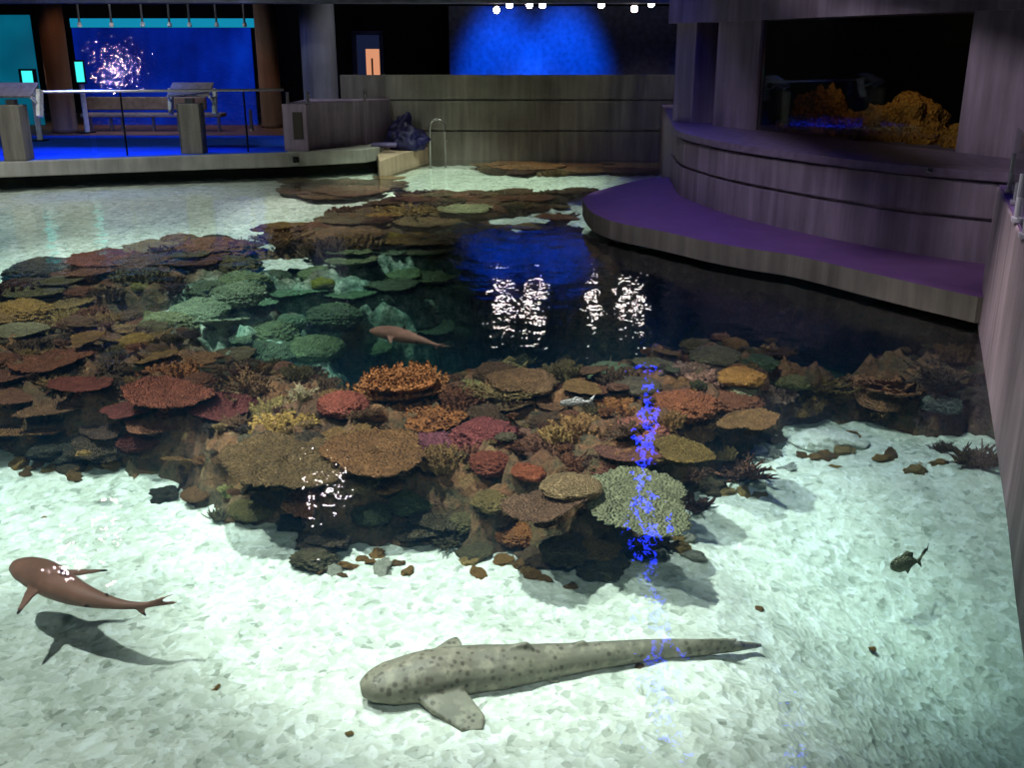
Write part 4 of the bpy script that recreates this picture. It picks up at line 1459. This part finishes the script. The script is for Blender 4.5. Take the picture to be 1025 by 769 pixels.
# rubble pieces on the sand along the reef foot
def rubble(spots, cols, label, group, rmin, rmax):
    for (px, py) in spots:
        g = at(px, py, -0.95)
        z = gq(g.x, g.y)
        g = at(px, py, z)
        r = crng.uniform(rmin, rmax)
        put('chip', (g.x, g.y, z + r * 0.15), r, crng.choice(cols), label, 'rubble', group, None, (crng.uniform(-.3, .3), crng.uniform(-.3, .3)), crng.uniform(.6, 1), None, crng.uniform(.5, .9))


TAN = [(196, 146, 76), (176, 126, 60), (206, 166, 100), (150, 108, 58)]
WHT = [(236, 232, 214), (222, 214, 190), (240, 236, 224)]
rubble([(18, 467), (30, 470), (40, 466), (48, 471), (57, 468), (66, 466), (72, 472), (80, 467), (84, 455), (92, 468), (104, 468), (114, 467), (76, 479), (25, 476)], TAN,
       'tan coral rubble piece on sand below the plate field', 'tan rubble below the plate field', 0.05, 0.12)
rubble([(322, 571), (334, 573), (350, 568), (362, 560), (371, 563), (384, 570), (398, 565), (408, 573), (342, 577), (378, 556)], TAN + WHT[1:2],
       'tan coral rubble piece on sand under the reef front boulders', 'tan rubble under the reef front', 0.04, 0.10)
rubble([(470, 563), (480, 577), (505, 562), (520, 566), (528, 573), (534, 577), (545, 580), (571, 588)], TAN,
       'tan coral rubble piece on sand beside the lowest reef tip', 'tan rubble beside the reef tip', 0.04, 0.09)
rubble([(672, 532), (678, 540), (670, 547), (684, 551), (694, 560), (662, 558), (690, 541)], WHT + TAN[2:3],
       'white coral rubble piece on sand below the big grey green table', 'white rubble below the grey green table', 0.05, 0.11)
rubble([(762, 444), (770, 449), (779, 443), (790, 441), (776, 456), (752, 458), (765, 461), (800, 447), (748, 471), (736, 482), (756, 489), (744, 495), (760, 497), (730, 494), (770, 476), (787, 470)], WHT + TAN[2:3],
       'pale coral rubble piece on the sand slope beside the red brown bushy coral', 'pale rubble beside the bushy coral', 0.05, 0.11)
rubble([(803, 457), (815, 459), (826, 455), (838, 452), (850, 451), (830, 459), (882, 460), (890, 458), (836, 468), (905, 475), (926, 466), (938, 465), (916, 473), (853, 437)], TAN,
       'brown coral rubble piece on open sand below the dark overhang', 'brown rubble below the overhang', 0.05, 0.11)
rubble([(873, 650), (640, 668), (760, 610), (215, 690), (350, 735), (905, 600), (45, 520)], TAN,
       'lone small coral chip on open pale sand', 'lone chips on open sand', 0.02, 0.04)
g = at(826, 437, -0.9)
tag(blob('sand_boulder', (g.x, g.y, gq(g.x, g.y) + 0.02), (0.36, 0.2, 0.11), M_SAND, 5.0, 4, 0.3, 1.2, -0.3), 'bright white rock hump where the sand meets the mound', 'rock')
g = at(852, 436, -0.7)

# ------------------------------------------------------------------ sharks and fish
def catmull(pts, n):
    pts = [Vector(p) for p in pts]
    P = [pts[0] * 2 - pts[1]] + pts + [pts[-1] * 2 - pts[-2]]
    dense = []
    for i in range(1, len(P) - 2):
        for k in range(24):
            t_ = k / 24
            p0, p1, p2, p3 = P[i - 1:i + 3]
            dense.append(0.5 * ((2 * p1) + (p2 - p0) * t_ + (2 * p0 - 5 * p1 + 4 * p2 - p3) * t_ ** 2 + (3 * p1 - p0 - 3 * p2 + p3) * t_ ** 3))
    dense.append(pts[-1])
    L_ = [0]
    for a, b in zip(dense, dense[1:]):
        L_.append(L_[-1] + (b - a).length)
    out = []
    for k in range(n):
        s = L_[-1] * k / (n - 1)
        i = max(0, min(len(dense) - 2, next((j for j, q in enumerate(L_) if q >= s), len(L_) - 1) - 1))
        f = (s - L_[i]) / max(1e-9, L_[i + 1] - L_[i])
        out.append(dense[i].lerp(dense[i + 1], min(1, max(0, f))))
    return out, L_[-1]


def interp(tab, t_):
    for (a, va), (b, vb) in zip(tab, tab[1:]):
        if t_ <= b:
            return va + (vb - va) * (t_ - a) / (b - a)
    return tab[-1][1]


def shark(name, spine, wtab, htab, fins, mat, label, cat, voxel, tips=None):
    N = 48
    S, L_ = catmull(spine, N)
    org = S[N // 3].copy()
    fr = []
    for i in range(N):
        t_ = (S[min(i + 1, N - 1)] - S[max(i - 1, 0)]).normalized()
        side = t_.cross(Vector((0, 0, 1))).normalized()      # right hand side when looking tailward
        up = side.cross(t_).normalized()
        fr.append((S[i] - org, t_, side, up))
    mb = MB()
    M_ = 18
    V, Fc = [], []
    for i, (p, t_, sd, up) in enumerate(fr):
        f = i / (N - 1)
        w_, h_ = interp(wtab, f) * L_, interp(htab, f) * L_
        for k in range(M_):
            a = 2 * PI * k / M_
            V.append(p + sd * (w_ * math.cos(a)) + up * (h_ * math.sin(a)))
    for i in range(N - 1):
        for k in range(M_):
            Fc.append((i * M_ + k, i * M_ + (k + 1) % M_, (i + 1) * M_ + (k + 1) % M_, (i + 1) * M_ + k))
    Fc.append(tuple(range(M_)))
    Fc.append(tuple(range((N - 1) * M_ + M_ - 1, (N - 1) * M_ - 1, -1)))
    mb.add(V, Fc)
    tip_pts = []
    for (f, base, poly, th, blk) in fins:
        p, t_, sd, up = fr[int(f * (N - 1))]
        ax, ay, az, tx = base          # out-direction in (side, up, tail) coordinates
        o_dir = (sd * ax + up * ay + t_ * az).normalized()
        nrm_ = o_dir.cross(t_).normalized()
        n = len(poly)
        th_ = th * L_
        c_out = max(q[0] for q in poly)
        VV = []
        for s in (-1, 1):
            for (oo, tt) in poly:
                VV.append(p + o_dir * (oo * L_) + t_ * (tt * L_) + nrm_ * (s * th_ * (1 - 0.55 * oo / max(c_out, 1e-6))))
        FF = [tuple(range(n - 1, -1, -1)), tuple(range(n, 2 * n))] + [(i, (i + 1) % n, n + (i + 1) % n, n + i) for i in range(n)]
        mb.add(VV, FF)
        if blk:
            q = max(poly, key=lambda e_: e_[0])
            tip_pts.append((p + o_dir * (q[0] * L_) + t_ * (q[1] * L_), blk * L_))
    o = mb.build(name, None, None, None, True)
    rm = o.modifiers.new('r', 'REMESH')
    rm.mode = 'VOXEL'
    rm.voxel_size = voxel
    rm.use_smooth_shade = True
    sm = o.modifiers.new('s', 'SMOOTH')
    sm.factor = 0.5
    sm.iterations = 3
    dg = bpy.context.evaluated_depsgraph_get()
    me = bpy.data.meshes.new_from_object(o.evaluated_get(dg))
    o.modifiers.clear()
    old = o.data
    o.data = me
    bpy.data.meshes.remove(old)
    me.materials.clear()
    me.materials.append(mat)
    me.polygons.foreach_set('use_smooth', [True] * len(me.polygons))
    at1 = me.attributes.new('tip', 'FLOAT', 'POINT')
    vals = []
    for v in me.vertices:
        k = 0.0
        for c_, r_ in tip_pts:
            k = max(k, 1 - (v.co - c_).length / r_)
        vals.append(min(1, max(0, k * 4)))
    at1.data.foreach_set('value', vals)
    o.location = org
    return tag(o, label, cat)


def skin_mat(name, c, tipc, spots=None, belly=None):
    t = NT(name)
    co = t.obj()
    nz = t.noise(co, 6.0, 3)
    base = lin(c)
    cc_ = t.ramp(nz.outputs[0], [(0.3, tuple(v * 0.75 for v in base[:3]) + (1,)), (0.7, tuple(min(1, v * 1.2) for v in base[:3]) + (1,))])
    if spots:
        vo = t.n('ShaderNodeTexVoronoi')
        vo.inputs['Scale'].default_value = 22.0
        t.l(co, vo.inputs['Vector'])
        f_ = t.ramp(vo.outputs['Distance'], [(0.25, (1, 1, 1, 1)), (0.38, (0, 0, 0, 1))])
        cc_ = t.mix(f_, cc_, lin(spots))
        nz2 = t.noise(co, 14.0, 3)
        f2 = t.ramp(nz2.outputs[0], [(0.5, (0, 0, 0, 1)), (0.66, (0.7, 0.7, 0.7, 1))])
        cc_ = t.mix(f2, cc_, tuple(min(1, v * 1.7) for v in base[:3]) + (1,))
    tp = t.n('ShaderNodeAttribute', _attribute_name='tip')
    cc_ = t.mix(tp.outputs['Fac'], cc_, lin(tipc))
    return t.out(cc_, 0.55, 0, t.bump(nz.outputs[0], 0.3, 0.01), 0.4)


def zp(lst, z0, z1=None):
    z1 = z0 if z1 is None else z1
    n = len(lst) - 1
    return [at(x, y, z0 + (z1 - z0) * i / n) for i, (x, y) in enumerate(lst)]


W_BT = [(0, .02), (.04, .056), (.1, .076), (.2, .086), (.32, .082), (.45, .066), (.58, .047), (.7, .030), (.8, .018), (.88, .011), (1, .004)]
H_BT = [(0, .012), (.04, .032), (.1, .052), (.2, .068), (.32, .072), (.45, .062), (.58, .045), (.7, .028), (.8, .018), (.88, .014), (1, .006)]
FINS_BT = [
    (.25, (1, -0.15, 0.55, 0), [(0.02, -.06), (.13, -.02), (.25, .03), (.265, .05), (.13, .045), (.02, .06)], .010, .05),
    (.25, (-1, -0.15, 0.35, 0), [(0.02, -.06), (.13, -.02), (.25, .03), (.265, .05), (.13, .045), (.02, .06)], .010, .05),
    (.40, (0, 1, 0.35, 0), [(0.02, -.06), (.09, -.02), (.125, .0), (.11, .02), (.06, .025), (.03, .05)], .009, .055),
    (.68, (0, 1, 0.5, 0), [(0.0, -.03), (.05, -.005), (.055, .01), (.03, .02), (.01, .03)], .007, .02),
    (.56, (1, -0.4, 0.8, 0), [(0.01, -.03), (.06, .0), (.065, .02), (.02, .03)], .007, .02),
    (.56, (-1, -0.4, 0.8, 0), [(0.01, -.03), (.06, .0), (.065, .02), (.02, .03)], .007, .02),
    (.86, (0, 1, 2.2, 0), [(0.0, -.03), (.06, .0), (.12, .03), (.125, .04), (.06, .04), (.0, .04)], .007, .03),
    (.83, (0.3, -1, 0.5, 0), [(0.0, -.03), (.05, .0), (.06, .015), (.03, .02), (.0, .03)], .007, .03),
]
M_BT = skin_mat('blacktip_skin', (128, 94, 78), (46, 36, 38))
zb_ = -0.58
shark('blacktip_shark', zp([(15, 563), (27, 569), (42, 576), (60, 586), (80, 595), (104, 602), (130, 606), (155, 605), (178, 603)], zb_), W_BT, H_BT, FINS_BT, M_BT,
      'reddish brown shark swimming over pale sand with its dark shadow below', 'shark', 0.0085)
M_DS = skin_mat('pale_shark_skin', (214, 158, 136), (70, 54, 52))
shark('reef_shark', zp([(370, 331), (380, 332), (394, 334), (410, 338), (426, 342), (440, 346), (452, 347)], -0.5), W_BT, H_BT, FINS_BT, M_DS,
      'pinkish tan shark gliding over the dark blue basin', 'shark', 0.0095)
M_DK = skin_mat('dusky_shark_skin', (112, 72, 58), (40, 32, 32))
shark('reef_shark', zp([(448, 291), (462, 292), (478, 294), (492, 298), (506, 302), (518, 304)], -1.0), W_BT, H_BT, FINS_BT, M_DK,
      'dim brown shark deep in the basin near the white glints', 'shark', 0.014)

W_Z = [(0, .018), (.02, .042), (.06, .058), (.12, .064), (.2, .066), (.3, .060), (.4, .048), (.5, .038), (.6, .030), (.7, .023), (.8, .017), (.9, .011), (1, .004)]
H_Z = [(0, .015), (.02, .028), (.06, .042), (.12, .052), (.2, .056), (.3, .052), (.4, .044), (.5, .036), (.6, .030), (.7, .026), (.8, .022), (.9, .017), (1, .006)]
FINS_Z = [
    (.17, (1, -0.25, 0.35, 0), [(.03, -.055), (.10, -.045), (.175, -.01), (.185, .03), (.15, .055), (.08, .055), (.03, .05)], .012, 0),
    (.19, (-1, 0.15, 0.6, 0), [(.03, -.045), (.09, -.03), (.125, .0), (.13, .02), (.10, .04), (.06, .045), (.03, .04)], .012, 0),
    (.36, (0, 1, 0.5, 0), [(.01, -.06), (.06, -.02), (.068, .015), (.055, .035), (.02, .06)], .012, 0),
    (.50, (0, 1, 0.5, 0), [(.01, -.05), (.046, -.01), (.052, .015), (.04, .03), (.015, .05)], .011, 0),
    (.42, (1, -0.5, 0.6, 0), [(.01, -.03), (.06, .0), (.065, .02), (.02, .04)], .008, 0),
    (.42, (-1, -0.5, 0.6, 0), [(.01, -.03), (.06, .0), (.065, .02), (.02, .04)], .008, 0),
    (.58, (0, -1, 0.5, 0), [(.0, -.03), (.03, .0), (.03, .02), (.0, .035)], .007, 0),
    (.80, (0, 1, 1.0, 0), [(.0, -.10), (.03, -.03), (.035, .05), (.03, .10), (.0, .10)], .006, 0),
]
M_ZS = skin_mat('leopard_shark_skin', (122, 116, 98), (110, 76, 50), (88, 80, 64))
zs_ = [(361, 690), (375, 687), (395, 683), (430, 676), (470, 671), (510, 667), (560, 661), (610, 655), (660, 650), (710, 648), (762, 646)]
spz = []
for i, (x, y) in enumerate(zs_):
    z = gq(*at(x, y, -1.0).xy) + 0.10 - 0.004 * i
    spz.append(at(x, y, z))
shark('leopard_shark', spz, W_Z, H_Z, FINS_Z, M_ZS, 'long spotted grey brown shark with ridged back lying over near sand', 'shark', 0.0095)


# small fish: body, tail fin and top fin in one mesh
def m_fish(seed, deep=0.28):
    mb = MB()
    N, M_ = 16, 10
    V, Fc = [], []
    for i in range(N):
        f = i / (N - 1)
        h_ = deep * math.sin(PI * min(1, f * 0.86 + 0.09)) ** 0.8 * (1 - 0.35 * f) + 0.02
        for k in range(M_):
            a = 2 * PI * k / M_
            V.append((f - 0.5, 0.42 * h_ * math.cos(a), h_ * math.sin(a)))
    for i in range(N - 1):
        for k in range(M_):
            Fc.append((i * M_ + k, i * M_ + (k + 1) % M_, (i + 1) * M_ + (k + 1) % M_, (i + 1) * M_ + k))
    Fc.append(tuple(range(M_)))
    Fc.append(tuple(range((N - 1) * M_ + M_ - 1, (N - 1) * M_ - 1, -1)))
    mb.add(V, Fc)
    for poly in ([(.42, 0), (.72, .26), (.64, 0), (.72, -.26)], [(-.2, deep * .8), (.05, deep * 1.35), (.3, deep * 1.0), (.3, deep * .5)], [(.05, -deep * .7), (.2, -deep * 1.2), (.32, -deep * .5)]):
        n = len(poly)
        VV = [(x, s * 0.012, z) for s in (-1, 1) for (x, z) in poly]
        mb.add(VV, [tuple(range(n - 1, -1, -1)), tuple(range(n, 2 * n))] + [(i, (i + 1) % n, n + (i + 1) % n, n + i) for i in range(n)])
    return np_mesh('reef_fish', mb.v, mb.f)


FISH = [m_fish(1, 0.24), m_fish(2, 0.34), m_fish(3, 0.15)]
FL = [
    (575, 403, 34, 2, (220, 224, 214), 0.15, -0.30, 'long white fish above the peach finger coral'),
    (322, 370, 12, 2, (220, 216, 206), 2.9, -0.55, 'small white fish over the dark basin below the pinkish shark'),
    (508, 369, 34, 1, (126, 120, 76), 0.2, -0.40, 'olive striped fish above the basin rim behind brown dome'),
    (523, 362, 24, 1, (84, 88, 66), 0.0, -0.50, 'dusky green fish just behind the olive striped fish'),
    (566, 363, 22, 1, (96, 88, 66), 0.1, -0.55, 'small brown fish over dark water alone beyond the rim'),
    (488, 373, 22, 2, (140, 100, 66), 0.5, -0.40, 'slim tan fish diving by the olive striped fish'),
    (494, 361, 14, 2, (170, 176, 170), 0.0, -0.60, 'tiny silvery fish above the slim tan fish'),
    (611, 361, 14, 2, (180, 160, 120), 1.4, -0.45, 'small upright cream fish beside the sea green rim coral'),
    (764, 347, 7, 1, (230, 180, 120), 0.3, -0.45, 'tiny orange fish above the deep green dome'),
    (418, 301, 24, 1, (120, 66, 54), 0.3, -0.9, 'dim reddish brown fish in the basin below the green table coral'),
    (196, 328, 30, 2, (84, 50, 50), 3.3, -0.6, 'dark maroon fish over the bright teal slope'),
    (373, 320, 26, 1, (116, 120, 66), 0.1, -0.9, 'dim olive fish above the pinkish shark'),
    (308, 332, 12, 2, (90, 130, 130), 0.4, -0.9, 'dim grey fish in the basin beyond the pinkish shark snout'),
    (180, 240, 26, 2, (96, 84, 120), 3.6, -0.45, 'slender violet grey fish over the far sand edge'),
    (28, 240, 16, 2, (110, 124, 122), 0.3, -0.5, 'small grey fish over the far pale sand'),
    (905, 564, 36, 1, (150, 150, 116), 0.3, -1.0, 'dark olive fish hovering over sand near the pinkish wall'),
    (925, 553, 22, 2, (110, 112, 84), 0.9, -1.0, 'slim grey olive fish just beyond the dark olive one'),
    (450, 352, 14, 2, (90, 120, 124), 0.2, -1.0, 'faint grey fish behind the tail of the pinkish shark'),
]
for (px, py, wpx, vr, cl, rz, z, lab) in FL:
    p = at(px, py, z)
    s = wpx / 1000.0 * (p - Vector((0, 0, H))).dot(FWD) * 0.85
    o = bpy.data.objects.new('reef_fish', FISH[vr])
    COL.objects.link(o)
    o.material_slots[0].link = 'OBJECT'
    o.material_slots[0].material = coral_mat(cl, 'fish')
    o.location = p
    o.rotation_euler = (0.0, 0.0, rz)
    o.scale = (s, s, s)
    tag(o, lab, 'fish')


# ------------------------------------------------------------------ lights
def spot(name, loc, target, power, ang, color=(1, 1, 1), rad=0.08, blend=0.6):
    d = bpy.data.lights.new(name, 'SPOT')
    d.energy = power
    d.spot_size = math.radians(ang)
    d.spot_blend = blend
    d.color = color
    d.shadow_soft_size = rad
    o = bpy.data.objects.new(name, d)
    COL.objects.link(o)
    o.location = loc
    o.rotation_euler = (Vector(target) - Vector(loc)).to_track_quat('-Z', 'Y').to_euler()
    return o


def point(name, loc, power, color, rad=0.1):
    d = bpy.data.lights.new(name, 'POINT')
    d.energy = power
    d.color = color
    d.shadow_soft_size = rad
    o = bpy.data.objects.new(name, d)
    COL.objects.link(o)
    o.location = loc
    return o


WARM = (1.0, 0.885, 0.885)
spot('ceiling_and_fill_spot', (-4.4, 4.4, 6.8), (-2.4, 4.7, -1), 2300, 60, WARM, 0.10, 0.5)
spot('ceiling_and_fill_spot', (-1.6, 6.0, 6.8), (0.0, 7.0, -1), 3900, 44, WARM, 0.10, 0.5)
spot('ceiling_and_fill_spot', (-5.2, 7.4, 6.8), (-4.2, 8.7, -1), 3300, 46, WARM, 0.12, 0.5)
spot('ceiling_and_fill_spot', (1.0, 7.6, 6.8), (2.5, 8.3, -1), 1700, 40, WARM, 0.10, 0.5)
spot('ceiling_and_fill_spot', (-5.0, 12.0, 6.8), (-4.6, 13.2, -1), 3000, 56, (0.95, 1, 0.95), 0.15, 0.6)
spot('ceiling_and_fill_spot', (-8.0, 15.0, 6.8), (-8.2, 16.5, -0.6), 1200, 80, (1.0, 1.0, 1.0), 0.15)
spot('ceiling_and_fill_spot', (-2.4, 17.0, 6.8), (-2.6, 17.6, -0.6), 2200, 44, (1.0, 1.0, 0.9), 0.15)
spot('ceiling_and_fill_spot', (-0.6, 20.0, 6.8), (-0.8, 21.2, -0.2), 3600, 54, (0.85, 1.0, 0.80), 0.15)
spot('ceiling_and_fill_spot', (-1.2, 9.6, 6.8), (-1.15, 10.6, -0.5), 900, 13, WARM, 0.08, 0.4)  # narrow spot added to brighten the shark in the basin
spot('ceiling_and_fill_spot', (0.2, 16.4, 6.8), (0.3, 17.2, -0.4), 1500, 25, (0.9, 1.0, 0.92), 0.1, 0.4)  # spot added to brighten the sand patch beyond the basin
spot('ceiling_and_fill_spot', (0.8, -1.2, 5.6), (-0.2, 6.9, -0.7), 900, 40, WARM, 0.2, 0.7)  # fill added behind the camera to lift the shaded reef front
spot('ceiling_and_fill_spot', (-3.0, -1.2, 5.6), (-4.2, 8.2, -0.7), 700, 30, WARM, 0.2, 0.7)  # same unseen fill, aimed at the left of the mound
# violet and grey washes on the concrete
spot('violet_wash', (0.5, 9.0, 6.6), (4.2, 13.0, 0.8), 1050, 64, (1.0, 0.94, 1.0), 0.2)
spot('wall_wash', (-0.5, 5.2, 6.6), (3.4, 6.6, 0.6), 800, 36, (1.0, 0.86, 0.92), 0.2)
for x_ in (-3.0, 0.4, 3.4):
    spot('wall_wash', (x_, 23.75, 6.6), (x_, 24.5, 0.6), 330, 56, (1.0, 0.97, 0.88), 0.2)
spot('walkway_wash', (-8.0, 17.0, 6.5), (-7.5, 20.4, 0.3), 700, 95, (0.95, 1.0, 0.92), 0.2)
spot('blue_wall_spot', (-0.30, 23.7, 6.8), (-0.25, 26.6, 1.5), 7500, 28, (0.0, 0.11, 1.0), 0.3, 0.7)
spot('blue_wall_spot', (1.3, 23.7, 6.8), (1.3, 26.6, 1.5), 7500, 28, (0.0, 0.11, 1.0), 0.3, 0.7)
spot('blue_wall_spot', (5.2, 24.7, 6.0), (5.1, 26.6, 2.0), 900, 26, (0.02, 0.10, 1.0), 0.3, 0.7)
spot('blue_floor_spot', (-9.5, 23.0, 5.0), (-9.5, 23.2, 0.4), 2000, 100, (0.05, 0.16, 1.0), 0.2)
spot('column_fill_spot', (-5.9, 22.6, 3.4), (-4.6, 24.9, 1.4), 70, 70, (0.35, 0.42, 1.0), 0.2)  # unseen extra lamp added to tint the thick column blue
spot('orange_spot', (-8.3, 26.9, 4.6), (-7.6, 28.0, 0.4), 80, 70, (1.0, 0.5, 0.2), 0.1)
spot('orange_spot', (-10.6, 26.0, 4.4), (-11.4, 27.2, 0.9), 30, 70, (1.0, 0.5, 0.22), 0.1)
spot('bench_fill_spot', (-9.6, 25.0, 4.4), (-9.8, 27.6, 0.9), 200, 46, (1.0, 0.85, 0.75), 0.1)  # fill added so the bench reads pale
spot('rod_fill_spot', (-9.9, 27.6, 4.9), (-9.9, 29.4, 3.3), 160, 150, (0.9, 0.95, 1.0), 0.1)  # fill added to brighten the hanging rods
q = aty(115, 70, 29.95 + 4.0)
spot('warm_glint_spot', (q.x, 25.95, q.z), (q.x + 0.8, 29.9, q.z), 170, 70, (1.0, 0.7, 0.62), 0.05)  # unseen lamp added for the warm sparkle mirrored in the blue screen
# pinkish track spots over the pool that face the balcony
for x_, y_, z_, tx, ty in ((-3.55, 16.0, 5.0, -1.9, 5.2), (-3.2, 16.8, 5.0, -1.6, 6.0), (-7.0, 14.0, 5.0, -2.4, 4.6), (-6.6, 14.8, 5.0, -2.2, 4.8)):
    spot('pink_track_spot', (x_, y_, z_), (tx, ty, 0.0), 26, 40, (1.0, 0.8, 0.85), 0.06)
q = A + dv * (LW * 0.55) + nv * 1.1
point('tank_lamp', (q.x, q.y, 3.3), 9, (1.0, 0.62, 0.2), 0.1)

world = bpy.data.worlds.new('world')
SC.world = world
world.use_nodes = True
bg = world.node_tree.nodes['Background']
bg.inputs[0].default_value = (0.55, 0.6, 0.8, 1)
bg.inputs[1].default_value = 0.012

SC.view_settings.view_transform = 'Standard'
SC.view_settings.look = 'None'
SC.view_settings.exposure = 0.0
SC.view_settings.gamma = 1.0
SC.view_settings.use_curve_mapping = False
SC.cycles.max_bounces = 8
SC.cycles.diffuse_bounces = 2
SC.cycles.transparent_max_bounces = 12
